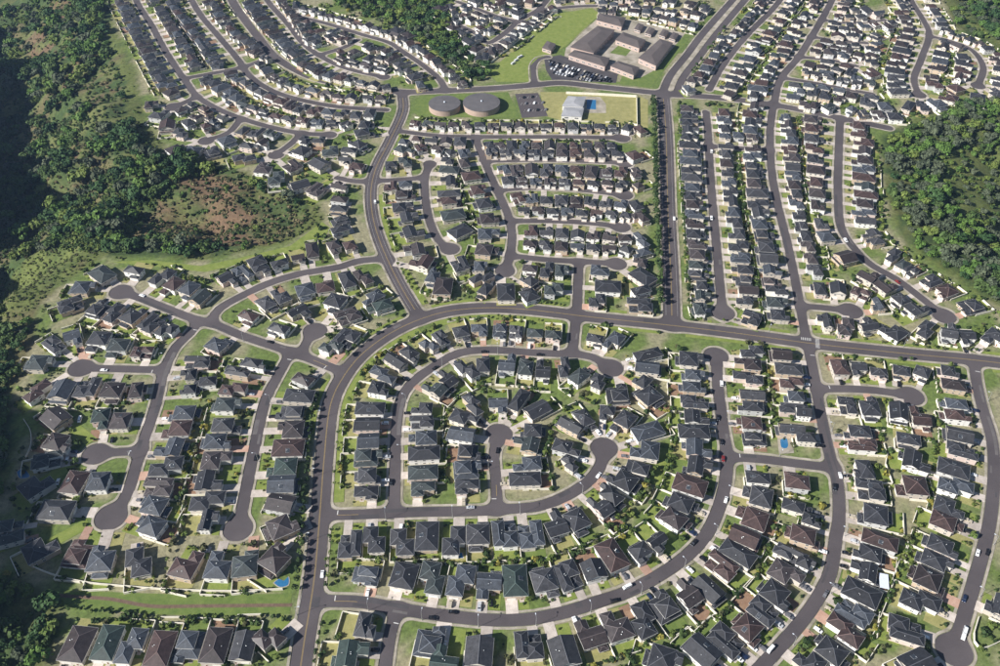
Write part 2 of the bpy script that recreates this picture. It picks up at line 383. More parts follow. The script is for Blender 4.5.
# painted markings
def ribbon(pts, off, w, z, mb, dash=None):
    P = resample(pts, step=2.0); T = np.gradient(P, axis=0); T /= np.linalg.norm(T, axis=1)[:, None]+1e-9
    Nn = np.stack([-T[:, 1], T[:, 0]], 1)
    A = P+Nn*(off-w/2); B = P+Nn*(off+w/2)
    for i in range(len(P)-1):
        if dash and (i % dash[1]) >= dash[0]: continue
        mb.poly([(A[i, 0], A[i, 1], z), (A[i+1, 0], A[i+1, 1], z), (B[i+1, 0], B[i+1, 1], z), (B[i, 0], B[i, 1], z)])
my = MB(); mw = MB()
def trim(p, a, b):
    P = resample(p, step=2.0); return P[a:len(P)-b]
for rid in ('R', 'P', 'M'):
    p = trim(ROADS[rid]['p'], 5, 5)
    ribbon(p, -.2, .13, .026, my); ribbon(p, .2, .13, .026, my)
    w = ROADS[rid]['w']
    if rid != 'R':
        for s in (-1, 1): ribbon(p, s*(w/2-1.9), .09, .026, mw)
for rid, e in (('K', 7), ('H', 7), ('C1', 5), ('L1', 7)):
    p = trim(ROADS[rid]['p'], 5, 0)[:e]; ribbon(p, 0, .18, .026, my)
def bars(u, v, ang, n, L=2.8, w=.45, gap=1.2):
    c = gp(u, v); t = np.array([math.cos(ang), math.sin(ang)]); q = np.array([-t[1], t[0]])
    for k in range(n):
        o = np.array(c)+t*(k-(n-1)/2)*gap
        mw.poly([(*(o+t*sx*w/2+q*sy*L/2), .027) for sx, sy in ((-1, -1), (1, -1), (1, 1), (-1, 1))])
bars(817.5, 343.5, R_(78), 8); bars(806, 339, R_(-10), 6)
def stopbar(rid, d, w=.5):
    p = resample(ROADS[rid]['p'], step=1.0)[d:d+2]; t = p[1]-p[0]; t /= np.linalg.norm(t); q = np.array([-t[1], t[0]]); h = ROADS[rid]['w']/2
    mw.poly([(*(p[0]+t*a*w/2+q*b), .027) for a, b in ((-1, .2), (1, .2), (1, h-.3), (-1, h-.3))])
for rid, d in (('K', 10), ('H', 10), ('L1', 11), ('X', 8), ('V2s', 10), ('G', 11), ('B1', 8), ('C1', 8), ('L3', 7), ('L2', 8), ('L2a', 7), ('L2b', 7), ('E1', 8)): stopbar(rid, d)
pr = random.Random(5)
for k, n in (('R', 9), ('K', 7), ('H', 4), ('V2s', 6), ('G', 4), ('L1', 4), ('L2', 4), ('L3', 4), ('I1', 5), ('P', 5), ('M', 4), ('V2', 5), ('V1', 4), ('X', 2), ('V3', 4)):
    P = resample(ROADS[k]['p'], step=2.0); w = ROADS[k]['w']
    for q in range(n):
        a = pr.randint(5, len(P)-25); L = pr.choice((2, 3, 4, 8, 16)); pm = MB()
        wd = pr.uniform(.8, w*.42); ribbon(P[a:a+L+1], pr.choice((-1, 1))*w*.24, wd, .0225+q*.0002, pm)
        struct('road_patch', pm, [pr.choice(('asphalt new', 'asphalt new', 'asphalt old'))])
struct('yellow_road_marking', my, ['paint yellow']); struct('white_road_marking', mw, ['paint white'])

# ------------------------------------------------------------------ terrain
TOWN = [(112, -60), (113, 20), (122, 40), (137, 70), (143, 100), (150, 125), (168, 148), (200, 158), (250, 172), (300, 195), (322, 205), (326, 222), (290, 243), (200, 262), (150, 256), (104, 256), (60, 288), (38, 308), (36, 335), (24, 365), (14, 405), (20, 440), (14, 480), (0, 500), (-60, 520), (-70, 575), (20, 575), (58, 592), (62, 620), (52, 670), (40, 900), (1400, 900), (1300, 420), (1030, 325), (985, 300), (930, 262), (899, 238), (884, 195), (882, 160), (882, 136), (912, 120), (950, 106), (1000, 98), (1200, 100), (1200, 60), (1010, 62), (978, 42), (953, 25), (943, 0), (940, -60)]
TOWNG = gpl(TOWN)
def poly_dist(poly, X, Y):
    d = np.full(X.shape, 1e9); n = len(poly)
    for i in range(n):
        ax, ay = poly[i]; bx, by = poly[(i+1) % n]; dx, dy = bx-ax, by-ay; l2 = dx*dx+dy*dy+1e-9
        t = np.clip(((X-ax)*dx+(Y-ay)*dy)/l2, 0, 1); d = np.minimum(d, (X-ax-t*dx)**2+(Y-ay-t*dy)**2)
    d = np.sqrt(d); return np.where(inside_np(poly, X, Y), -d, d)
def height(X, Y):
    d = poly_dist(TOWNG, X, Y); o = sstep(2, 150, d)
    left = sstep(100, -100, X)
    h = -o*(62*left+30*(1-left))
    h = h+sstep(0, 40, d)*(fbm(X/95+5, Y/75, 4)-.5)*70*left*sstep(0, 90, d)+sstep(0, 30, d)*(fbm(X/40+5, Y/30, 3)-.5)*12*left+sstep(0, 30, d)*(fbm(X/45+50, Y/45, 3)-.5)*14
    # opposite gulch wall, west of the frame; shaped to throw shade into the gulch
    nr = sstep(540, 420, Y); md = sstep(500, 580, Y)*sstep(960, 820, Y)
    xw = -251-(Y-216)*.406-92+58*nr+22*md-40*(fbm(X*0+3, Y/60, 3)-.5)*2*(1-nr)-40*sstep(850, 980, Y)
    h = h+sstep(0, 1, (xw-X)/95)*(112+12*md+60*(fbm(X/60, Y/60+60, 3)-.5))*sstep(1060, 880, Y)*sstep(0, 40, d)
    return np.where(d <= 0, 0.0, h)
def axis(a, b, step, far, g=1.18):
    c = list(np.arange(a, b, step)); s = step; x = c[-1]
    while x < far[1]: s *= g; x += s; c.append(x)
    s = step; x = c[0]; pre = []
    while x > far[0]: s *= g; x -= s; pre.append(x)
    return np.array(pre[::-1]+c)
gx = axis(-860, 760, 5.0, (-4000, 4000)); gy = axis(150, 1160, 5.0, (-1500, 6000))
GX, GY = np.meshgrid(gx, gy, indexing='ij')
HG = height(GX, GY)
dT = poly_dist(TOWNG, GX, GY)
def hz(x, y):
    i = min(max(np.searchsorted(gx, x)-1, 0), len(gx)-2); j = min(max(np.searchsorted(gy, y)-1, 0), len(gy)-2)
    fx = (x-gx[i])/(gx[i+1]-gx[i]); fy = (y-gy[j])/(gy[j+1]-gy[j])
    return float((HG[i, j]*(1-fx)+HG[i+1, j]*fx)*(1-fy)+(HG[i, j+1]*(1-fx)+HG[i+1, j+1]*fx)*fy)
# ground cover by place (real albedo): zones drawn in survey px
ZD = CD*GY-SD*(HG-CAM_H); ZU = 500+FPX*GX/np.maximum(ZD, 1); ZV = 333-FPX*(SD*GY+CD*(HG-CAM_H))/np.maximum(ZD, 1)
BROWN = [[(150, 205), (170, 185), (215, 172), (285, 200), (312, 222), (280, 243), (240, 246), (180, 246), (118, 240)], [(18, 42), (32, 30), (50, 42), (64, 50), (60, 60), (40, 52)], [(44, 10), (60, 3), (84, 0), (70, 12), (50, 16)], [(60, 82), (84, 66), (100, 62), (82, 76), (66, 90)], [(98, 78), (115, 80), (112, 92), (100, 92)], [(46, 180), (75, 175), (80, 195), (60, 205), (46, 200)], [(66, 150), (90, 138), (110, 126), (112, 132), (88, 146), (70, 158)]]
GRASS = [[(104, 258), (200, 258), (290, 238), (318, 205), (332, 215), (326, 232), (290, 250), (200, 268), (104, 266)], [(0, 300), (20, 262), (60, 246), (110, 244), (106, 262), (60, 292), (38, 315), (20, 330), (0, 335)], [(112, 15), (125, 38), (140, 70), (148, 105), (165, 135), (158, 150), (140, 135), (122, 120), (128, 90), (112, 60), (108, 40)], [(12, 420), (30, 415), (36, 445), (30, 462), (14, 480), (2, 480)], [(0, 500), (20, 480), (10, 530), (0, 540)], [(935, 158), (962, 148), (985, 160), (1000, 145), (1010, 220), (985, 222), (960, 212), (942, 190)], [(882, 160), (888, 190), (900, 236), (934, 261), (1000, 305), (1000, 311), (928, 267), (895, 243), (880, 200)], [(944, -5), (958, 20), (982, 40), (1010, 58), (1010, 50), (986, 32), (966, 12), (955, -5)], [(896, 125), (930, 112), (960, 104), (955, 112), (915, 128)], [(100, 165), (130, 152), (133, 158), (108, 172)]]
nz1 = fbm(GX/18, GY/18, 4); nz2 = fbm(GX/60+9, GY/60+3, 3)
def mixc(a, b, t): return a*(1-t[..., None])+b*t[..., None]
c_scrub = mixc(np.array([.042, .068, .020])[None, None]*np.ones(GX.shape+(1,)), np.array([.098, .108, .036]), sstep(.4, .62, nz1))
jx = (nz1-.5)*26; jy = (fbm(GX/15+40, GY/15, 3)-.5)*18
for poly in BROWN: c_scrub = mixc(c_scrub, np.array([.120, .078, .046]), inside_np(poly, ZU+jx*1.8, ZV+jy*1.8)*sstep(.38, .58, fbm(GX/30+GY/16+90, GY/40-GX/60, 4)))
for poly in GRASS: c_scrub = mixc(c_scrub, np.array([.098, .118, .032]), inside_np(poly, ZU+jx*.4, ZV+jy*.4)*(.45+.55*sstep(.35, .55, fbm(GX/12+20, GY/12, 3))))
bare = sstep(.66, .74, fbm(GX/40+70, GY/40+20, 3))*(GX < 0)
c_scrub = mixc(c_scrub, np.array([.115, .085, .048]), bare*.6)
c_town = mixc(np.array([.105, .145, .036])[None, None]*np.ones(GX.shape+(1,)), np.array([.235, .215, .130]), sstep(.40, .62, nz1))
colr = mixc(c_town, c_scrub, sstep(-1.5, 2.5, dT))
n0, n1 = GX.shape
idx = np.arange(n0*n1).reshape(n0, n1)
quads = np.stack([idx[:-1, :-1], idx[1:, :-1], idx[1:, 1:], idx[:-1, 1:]], -1).reshape(-1, 4)
me = bpy.data.meshes.new('ground')
me.from_pydata(np.stack([GX, GY, HG-.05], -1).reshape(-1, 3).tolist(), [], quads.tolist())
ca = me.color_attributes.new('cover', 'FLOAT_COLOR', 'POINT')
ca.data.foreach_set('color', np.concatenate([colr, np.ones(GX.shape+(1,))], -1).reshape(-1).astype(np.float32))
me.polygons.foreach_set('use_smooth', [True]*len(me.polygons))
gm = mat('ground', (.1, .1, .05), .95)
nt = gm.node_tree; at = nt.nodes.new('ShaderNodeVertexColor'); at.layer_name = 'cover'
na = nt.nodes.new('ShaderNodeTexNoise'); na.inputs['Scale'].default_value = .35; na.inputs['Detail'].default_value = 8; na.inputs['Roughness'].default_value = .7
ge = nt.nodes.new('ShaderNodeNewGeometry'); nt.links.new(ge.outputs['Position'], na.inputs['Vector'])
mr = nt.nodes.new('ShaderNodeMapRange'); mr.inputs['From Min'].default_value = .3; mr.inputs['From Max'].default_value = .7; mr.inputs['To Min'].default_value = .55; mr.inputs['To Max'].default_value = 1.45
nt.links.new(na.outputs['Fac'], mr.inputs['Value'])
vm = nt.nodes.new('ShaderNodeVectorMath'); vm.operation = 'SCALE'; nt.links.new(at.outputs[0], vm.inputs[0]); nt.links.new(mr.outputs[0], vm.inputs['Scale'])
nt.links.new(vm.outputs[0], nt.nodes['Principled BSDF'].inputs['Base Color'])
bp = nt.nodes.new('ShaderNodeBump'); bp.inputs['Strength'].default_value = .6; bp.inputs['Distance'].default_value = .5
nt.links.new(na.outputs['Fac'], bp.inputs['Height']); nt.links.new(bp.outputs[0], nt.nodes['Principled BSDF'].inputs['Normal'])
me.materials.append(gm)
go = link('ground', me); go['kind'] = 'structure'

def patch(name, pts, z, m, top=True):
    mb = MB(); mb.poly([(x, y, z) for x, y in gpl(pts)]); me = mb.mesh(name, [m])
    if me.polygons[0].normal.z < 0: me.flip_normals()
    o = link(name, me); o['kind'] = 'structure'; return o

# ------------------------------------------------------------------ house survey (roof centres, photo px; letters fix the roof colour)
LET = {'k': 'charcoal', 'd': 'dark grey', 's': 'slate blue', 'b': 'brown', 'n': 'dark brown', 'g': 'green', 'm': 'grey brown', 't': 'grey green'}
NEAR = """
5,538,t 40,548,k 77,553,b 101,560,s 138,561,k5 186,564,b 77,643,n2 107,642,g2 131,645,s5 160,648,b2 188,643,s 219,565,s 245,563,t 275,559,n 216,645,n2 243,646,d 269,638,n
350,544,k 374,539,k 402,541,d 366,573,s 367,625,d 350,653,g 427,535,k 454,540,k 478,534,d 505,534,s 531,534,s 556,525,k 577,519,k
404,575,k 432,577,t 461,580,s 489,583,s 515,580,g2 544,580,d 568,574,k 594,570,k 429,641,s 479,651,d7 529,645,k 564,651,d7 444,663,g 612,555,b2 641,551,k 658,541,k
592,634,n 617,625,m 643,619,k 664,606,d 688,595,m 708,588,k7 722,565,b 738,553,k 744,536,b 664,659,k 703,651,k 726,639,k 748,627,b 763,610,k 776,593,k 786,574,m 790,553,k
803,535,b 805,562,k 880,540,b 869,553,k 866,571,k 862,592,k 855,612,s 845,630,b 832,651,k 810,661,k 942,545,k 936,560,k 928,578,n 921,600,k 906,629,k 919,663,k 998,604,k
56,418,m 100,419,g 120,420,m2 57,442,n 46,459,t 36,485,k 74,482,b 98,481,s2 56,510,k 4,526,t 184,412,s 177,428,b 171,447,s 166,466,k 158,486,m 154,505,s 149,525,s
226,404,t 226,425,d 216,441,s 216,460,m 207,480,k 207,500,k 211,520,k 291,410,d 292,429,m 288,447,b 282,466,g 281,484,s 281,503,m 281,526,m
370,408,k 368,423,k 369,440,s 366,456,t 367,475,d 366,491,k 422,408,k 422,421,k 423,438,s 424,453,k 423,472,t 423,488,t 473,404,k 464,417,k 462,434,s 468,450,k 466,468,s 467,486,k
498,404,s 519,400,k 537,409,k 533,430,k 528,444,t 527,463,s 525,478,k 571,425,k 584,417,k 567,447,k 570,462,k 607,412,k 624,421,k 648,430,s 645,449,s 638,467,k 624,480,k 611,495,k 602,507,k
694,401,k 695,416,k 694,431,k 697,448,s 698,466,k 690,485,b2 681,502,k 674,518,n 752,406,k 752,422,b 755,437,k 758,476,k 758,496,d 752,517,b 742,531,k 793,408,k 792,429,d 797,480,b 797,506,k
806,412,k 806,437,k 807,480,b 809,503,k 812,520,k 848,404,k 870,407,k 899,411,k 921,417,b 860,431,k 863,444,b 909,438,k 915,460,k 912,485,b 864,469,k 871,489,k 876,514,k
957,403,s 956,415,b 960,435,d 962,450,k 954,468,k 956,486,s 950,506,k 947,522,b
102,274,t 133,271,k 162,276,k 172,285,b 189,288,s 199,297,t 82,287,s 70,304,k 97,308,k 114,312,k 132,316,k 151,323,k 167,330,k 53,343,k 72,336,s 98,340,k 117,346,t 142,351,b 38,362,t 37,390,b 62,390,s 87,387,k 112,390,n 137,390,n
197,361,k 188,374,k 189,389,k 226,278,k 242,272,s 262,270,k 280,264,k 205,294,t 247,316,b 266,302,d 281,295,k 305,289,s 325,285,b 347,279,k 363,276,n 298,311,k 278,329,k 334,302,k 348,315,m 372,297,s 380,306,g 346,337,k 330,347,t
218,343,s 253,363,k 237,371,k 205,364,k 233,389,b 205,381,k 304,378,n 299,395,k 396,360,k 383,374,s 379,388,k
433,276,s 443,286,n 482,277,k 486,288,k 506,291,k 530,281,k 528,293,k 554,289,t 597,300,k 410,353,k 403,366,k 429,345,s 441,337,k 461,331,k 479,330,s 500,329,s 516,331,d 535,333,t 553,335,t 595,338,k
467,369,k 483,363,k 507,364,s 526,366,t 543,370,k 564,367,k 581,375,t 598,381,k 447,379,k 436,389,t 474,396,k 500,396,t 521,397,s
608,286,k 606,300,k 643,276,k 641,290,k 640,304,k 614,340,s 648,354,k 647,367,s 643,381,k 618,393,k 649,395,k 690,358,k 694,374,s 693,386,s
752,351,k 748,364,n 748,377,k 752,394,d 782,354,n 789,368,d 792,382,b 796,396,s 752,317,k 820,288,k 838,289,k 861,292,b 878,304,s 868,276,n 885,286,n 901,299,k 916,309,k 909,271,k 932,280,k 947,290,b 972,304,k 996,337,k
826,321,k 846,326,m 868,325,k 893,330,k 926,329,k 949,332,d 968,335,k 840,367,b 859,367,k 879,372,d 902,370,k 922,372,k 949,371,k 954,384,n
"""
FARP = """
227,140 248,146 263,142 212,151 244,157 264,167 300,150 292,165 276,177 300,184 317,189 320,164 345,160 349,150 340,186 340,198 339,208 340,219 340,229 335,247 350,245,b 312,249,n2 298,257 278,261 258,263 240,268
449,169 449,180 449,193 448,201,b 453,214 460,230 404,150 405,162 404,193 403,207 408,217 412,232 416,250 423,262,b 460,264 404,141 421,147,b 437,149 450,152
530,268 547,269 562,270 600,270 640,262 697,274 702,285 702,295 700,308 744,279 748,290 745,300 771,280 777,290 776,302 779,314 822,223 826,236,s 846,257,n 864,142 863,150 863,159 864,168 864,177 866,186 866,194 865,203 864,212 865,220 872,233 876,241 893,255 903,264
691,88 695,80 700,74 706,68 711,62 717,56 722,49 726,43 738,32 743,26 748,20 752,15 756,10 760,4 728,92 730,85 735,78 739,72 744,65 749,58 755,50 766,38 770,33 775,28 779,20 783,12
757,95 758,88 762,82 766,76 770,69 775,62 779,55 786,44 791,38 795,30 800,22 806,14 814,7
843,8 855,9 868,10 839,16 850,17 863,17 880,14 832,27 844,28 857,31 888,26 838,36 853,36 876,35 820,45 834,47 847,50 876,42 873,49 816,52 829,53 843,56 872,55 810,64 822,66 837,69 850,72 872,62 806,72 815,75 829,78 843,81 857,84 872,72 870,82 868,102 885,106 800,91 813,92 826,95 840,98 803,104 817,106 832,108 849,110 863,112 878,114 893,116
902,12 905,17 907,23 909,30 907,37 904,44 902,50 900,57 897,63 895,70 896,77 897,84 899,91 932,6 934,10 937,14 940,19 942,24 945,29 951,33 960,36 969,39 978,43 988,48 992,58 997,68 997,78 996,92 943,46 942,53 940,60 938,67 933,77 935,85 963,56 964,63 963,70 960,77 956,88 949,97 938,103 923,105 909,105 978,96
603,2 614,3 624,4 636,5 648,6 660,8 672,10 684,12 696,14 602,10 612,10 656,15 665,17 675,19 685,22 694,24 630,0 650,0 670,1 690,4 705,8
492,50 498,46 504,42 508,39 512,36 518,31 524,26 528,23 532,20 538,15 544,11 552,7 476,48 482,56 470,41 480,36 478,28 487,31 492,28 498,24 464,15 469,20 448,21 456,20 504,9 512,11 486,4 492,6 472,2 466,5 520,13 500,2 515,1 530,2 440,8 450,6 455,12
151,104 159,114 167,125 180,132 176,148 193,150 188,122 196,116 206,126 210,118 222,116 243,130 256,132 366,124 364,132 358,144 330,150
320,30 332,36 346,39 338,58 352,62 364,66 352,52 368,58 366,44 376,48 380,58 390,60 380,68 395,57 402,63 409,70 415,76 424,84 400,70 408,78
266,70 274,76 282,80 290,84 298,87 312,91 326,94 338,96 350,98 368,98 380,100
"""
FARROWS = [(18, (414, 124), (640, 129)), (11, (487, 145), (612, 146)), (11, (492, 153), (632, 156)), (10, (502, 169), (636, 172)), (10, (508, 181), (636, 186)), (9, (517, 197), (636, 204)), (9, (524, 211), (640, 217)), (8, (531, 230), (641, 239)), (8, (530, 243), (641, 252)), (8, (464, 163), (475, 182), (488, 212), (489, 240), (483, 262), (480, 266)),
 (19, (689, 108), (690, 150), (694, 210), (698, 265)), (17, (724, 112), (727, 165), (735, 225), (743, 269)), (17, (752, 114), (753, 160), (760, 215), (771, 270)), (17, (786, 116), (790, 140), (796, 200), (806, 240), (815, 270)), (9, (812, 118), (815, 150), (818, 205)),
 (15, (122, 2), (142, 40), (158, 70), (171, 92)), (11, (159, 8), (176, 34), (194, 64)), (13, (172, 2), (190, 27), (217, 64)), (13, (208, 0), (230, 28), (264, 57)), (23, (250, 2), (266, 24), (284, 42), (304, 62), (320, 71), (356, 79), (386, 85)), (10, (279, 0), (296, 24), (308, 40)), (22, (296, 5), (324, 15), (364, 26), (392, 35), (424, 54), (438, 66), (460, 82)), (8, (306, 26), (318, 38), (312, 46)),
 (12, (238, 78), (260, 92), (300, 108), (356, 115)), (14, (206, 78), (222, 88), (242, 104), (280, 118), (346, 124)), (5, (205, 109), (216, 120), (214, 122))]
def parse(t):
    o = []
    for w in t.split():
        q = w.split(','); o.append((float(q[0]), float(q[1]), LET[q[2][0]] if len(q) > 2 else None, int(q[2][1]) if len(q) > 2 and len(q[2]) > 1 else None))
    return o
SURV = parse(NEAR)+parse(FARP)
for row in FARROWS:
    for x, y in resample(gpl(row[1:], 5.5), n=row[0]):
        u, v, _ = px(x, y, 5.5); SURV.append((u, v, None, None))
KEEP = [gpl(p) for p in ([(405, 92), (655, 92), (655, 120), (405, 116)], [(480, 86), (495, 60), (560, 5), (700, 22), (680, 95)], [(325, -20), (340, 10), (400, 34), (440, 60), (474, 86), (492, 78), (484, 60), (452, 32), (446, -20)], [(645, 90), (690, 90), (700, 330), (640, 330)])]
TOWNP = gpl([(112, -60), (113, 20), (122, 40), (137, 70), (143, 100), (150, 125), (168, 148), (200, 158), (250, 172), (300, 195), (322, 205), (326, 222), (322, 260), (900, 238), (884, 195), (882, 136), (912, 116), (950, 104), (1000, 96), (1100, 96), (1100, 62), (1010, 60), (978, 40), (953, 23), (943, 0), (940, -60)])
def autofill():
    pts = [gp(u, v, 5.0) for u, v, c, t in SURV]
    for k, r in ROADS.items():
        if not r['local']: continue
        P = resample(r['p'], step=3.0); T = np.gradient(P, axis=0)
        for q, t in zip(P, T):
            t = t/np.linalg.norm(t); n_ = np.array([-t[1], t[0]])
            for sd in (1, -1):
                for off in (12.5, 15):
                    p = q+n_*sd*(r['w']/2+off); u, v, _ = px(p[0], p[1], 5)
                    if v > 300 or v < -14 or u < 0 or u > 1010: continue
                    if sdf(*p) < 9 or not inside(TOWNP, p[0], p[1]) or any(inside(K_, p[0], p[1]) for K_ in KEEP): continue
                    if min((a-p[0])**2+(b-p[1])**2 for a, b in pts) < 12.6**2: continue
                    pts.append(tuple(p)); SURV.append((u, v, None, None))
autofill()
LOCAL = [(k, np.array(r['p'])) for k, r in ROADS.items() if r['local']]
LA = np.concatenate([p for k, p in LOCAL]); LI = np.concatenate([[i]*len(p) for i, (k, p) in enumerate(LOCAL)]); LJ = np.concatenate([np.arange(len(p)) for k, p in LOCAL])
houses = []
for u, v, c, sty in SURV:
    x, y = gp(u, v, 5.0)
    if any((h['x']-x)**2+(h['y']-y)**2 < 64 for h in houses): continue
    d = np.hypot(LA[:, 0]-x, LA[:, 1]-y); i = int(np.argmin(d)); k, P = LOCAL[LI[i]]; j = int(LJ[i])
    t = P[min(j+1, len(P)-1)]-P[max(j-1, 0)]; t = t/np.linalg.norm(t)
    q = LA[i]-np.array([x, y]); side = 'left' if t[0]*(-q[1])-t[1]*(-q[0]) > 0 else 'right'
    endcap = j <= 1 or j >= len(P)-2
    f = q/np.linalg.norm(q)
    if not endcap:
        nrm = np.array([-t[1], t[0]]);
        if nrm@f < 0: nrm = -nrm
        f = nrm
    if 60 < u < 290 and 545 < v < 572:
        f = f*.35+np.array([0, .65]); f = f/np.linalg.norm(f)
    houses.append(dict(x=x, y=y, f=f, st=k, s=j, side=side, dist=float(d[i]), col=c, sty=sty, u=u, v=v, dep=px(x, y, 5)[2]))
HP = np.array([[h['x'], h['y']] for h in houses])
for h in houses:
    f = h['f']; s = np.array([f[1], -f[0]])
    r = HP-np.array([h['x'], h['y']]); a = r@s; b = r@f
    near = (np.abs(b) < 10) & (np.abs(a) > 1); lat = np.abs(a[near]).min() if near.any() else 20
    back = (b < -4) & (np.abs(a) < 9); hb = (-b[back]).min() if back.any() else 30
    h['lat'] = float(lat); h['hb'] = float(hb)
    h['sx'] = min(1.06, max(.62, (lat-(1.7 if h['dep'] < 560 else 2.6))/12.0))
    if h['col'] is None: h['col'] = rng.choice(['charcoal']*5+['dark grey']*3+['slate blue']*3+['dark brown']*3+['brown']*2+['grey brown']*2+['grey green'])
# order along each street
for k, P in LOCAL:
    for sd in ('left', 'right'):
        L = sorted([h for h in houses if h['st'] == k and h['side'] == sd], key=lambda h: (h['s'], h['dist']))
        for n, h in enumerate(L): h['n'] = n+1

# ------------------------------------------------------------------ house prototypes
def hip(mb, cap, gut, wal, x0, x1, y0, y1, ze, pitch=.42, g0=False, g1=False, axis_=None):
    ox = .65; X0, X1, Y0, Y1 = x0-ox, x1+ox, y0-ox, y1+ox
    ax = axis_ or ('y' if (y1-y0) >= (x1-x0) else 'x')
    if ax == 'y': T = lambda a, b, z: (b, a, z); A0, A1, B0, B1 = Y0, Y1, X0, X1
    else: T = lambda a, b, z: (a, b, z); A0, A1, B0, B1 = X0, X1, Y0, Y1
    hw = (B1-B0)/2; zr = ze+pitch*hw; bm = (B0+B1)/2
    i0 = 0.0 if g0 else min(hw, (A1-A0)/2-.05); i1 = 0.0 if g1 else min(hw, (A1-A0)/2-.05)
    r0 = T(A0+i0, bm, zr); r1 = T(A1-i1, bm, zr)
    c = [T(A0, B0, ze), T(A1, B0, ze), T(A1, B1, ze), T(A0, B1, ze)]
    fl = ax == 'y'
    def P(pts, m=mb): m.poly(pts[::-1] if fl else pts)
    P([c[0], c[1], r1, r0]); P([c[2], c[3], r0, r1])
    if not g1: P([c[1], c[2], r1])
    if not g0: P([c[3], c[0], r0])
    lo = [(p[0], p[1], ze-.16) for p in c]
    for i in range(4):
        j = (i+1) % 4; P([lo[i], lo[j], c[j], c[i]])
    P([lo[3], lo[2], lo[1], lo[0]])
    for g, rr, a in ((g0, r0, A0), (g1, r1, A1)):
        if g:
            o_ = ox*(1 if a == A0 else -1); w0, w1, w2 = T(a+o_, B0+ox, ze-.02), T(a+o_, B1-ox, ze-.02), T(a+o_, bm, zr-.32)
            wal.poly([w0, w1, w2])
    if (Vector(r1)-Vector(r0)).length > .3: cap.beam(r0, r1, .34, .09)
    if not g0: cap.beam(c[0], r0, .30, .09); cap.beam(c[3], r0, .30, .09)
    if not g1: cap.beam(c[1], r1, .30, .09); cap.beam(c[2], r1, .30, .09)
    for i in range(4):
        j = (i+1) % 4; a, b = Vector(lo[i]), Vector(lo[j]); gut.beam((a.x, a.y, ze-.17), (b.x, b.y, ze-.17), .16, .13)
    return r0, r1
PROTO = []
def make_proto(vols, garage, door, sign, wins):
    """vols: (x0,x1,y0,y1,eave,pitch,g0,g1,axis); front is -y"""
    wal, rf, cap, gut = MB(), MB(), MB(), MB(); W = []
    for v in vols:
        x0, x1, y0, y1, ze = v[:5]
        if sign < 0: x0, x1 = -x1, -x0
        wal.box(x0, x1, y0, y1, -.06, ze-.05, bottom=False)
        g0, g1 = (v[6], v[7]) if len(v) > 7 else (False, False); ax = v[8] if len(v) > 8 else None
        if sign < 0 and (ax == 'x' or (ax is None and (x1-x0) > (y1-y0))): g0, g1 = g1, g0
        hip(rf, cap, gut, wal, x0, x1, y0, y1, ze, v[5], g0, g1, ax)
    for (x, y, z, r) in wins: W.append((sign*x, y, z, r*sign if abs(r) < 3 else r))
    vents = []
    PROTO.append(dict(wall=wal, roof=rf, cap=cap, gut=gut, win=W, garage=(sign*garage[0], garage[1], garage[2]), door=(sign*door[0], door[1]),
                      y0=min(v[2] for v in vols), y1=max(v[3] for v in vols), vols=vols, sign=sign))
H = math.pi/2
def sidewins(xs, ys, zs):
    return [(x, y, z, H if x > 0 else -H) for x in xs for y in ys for z in zs]
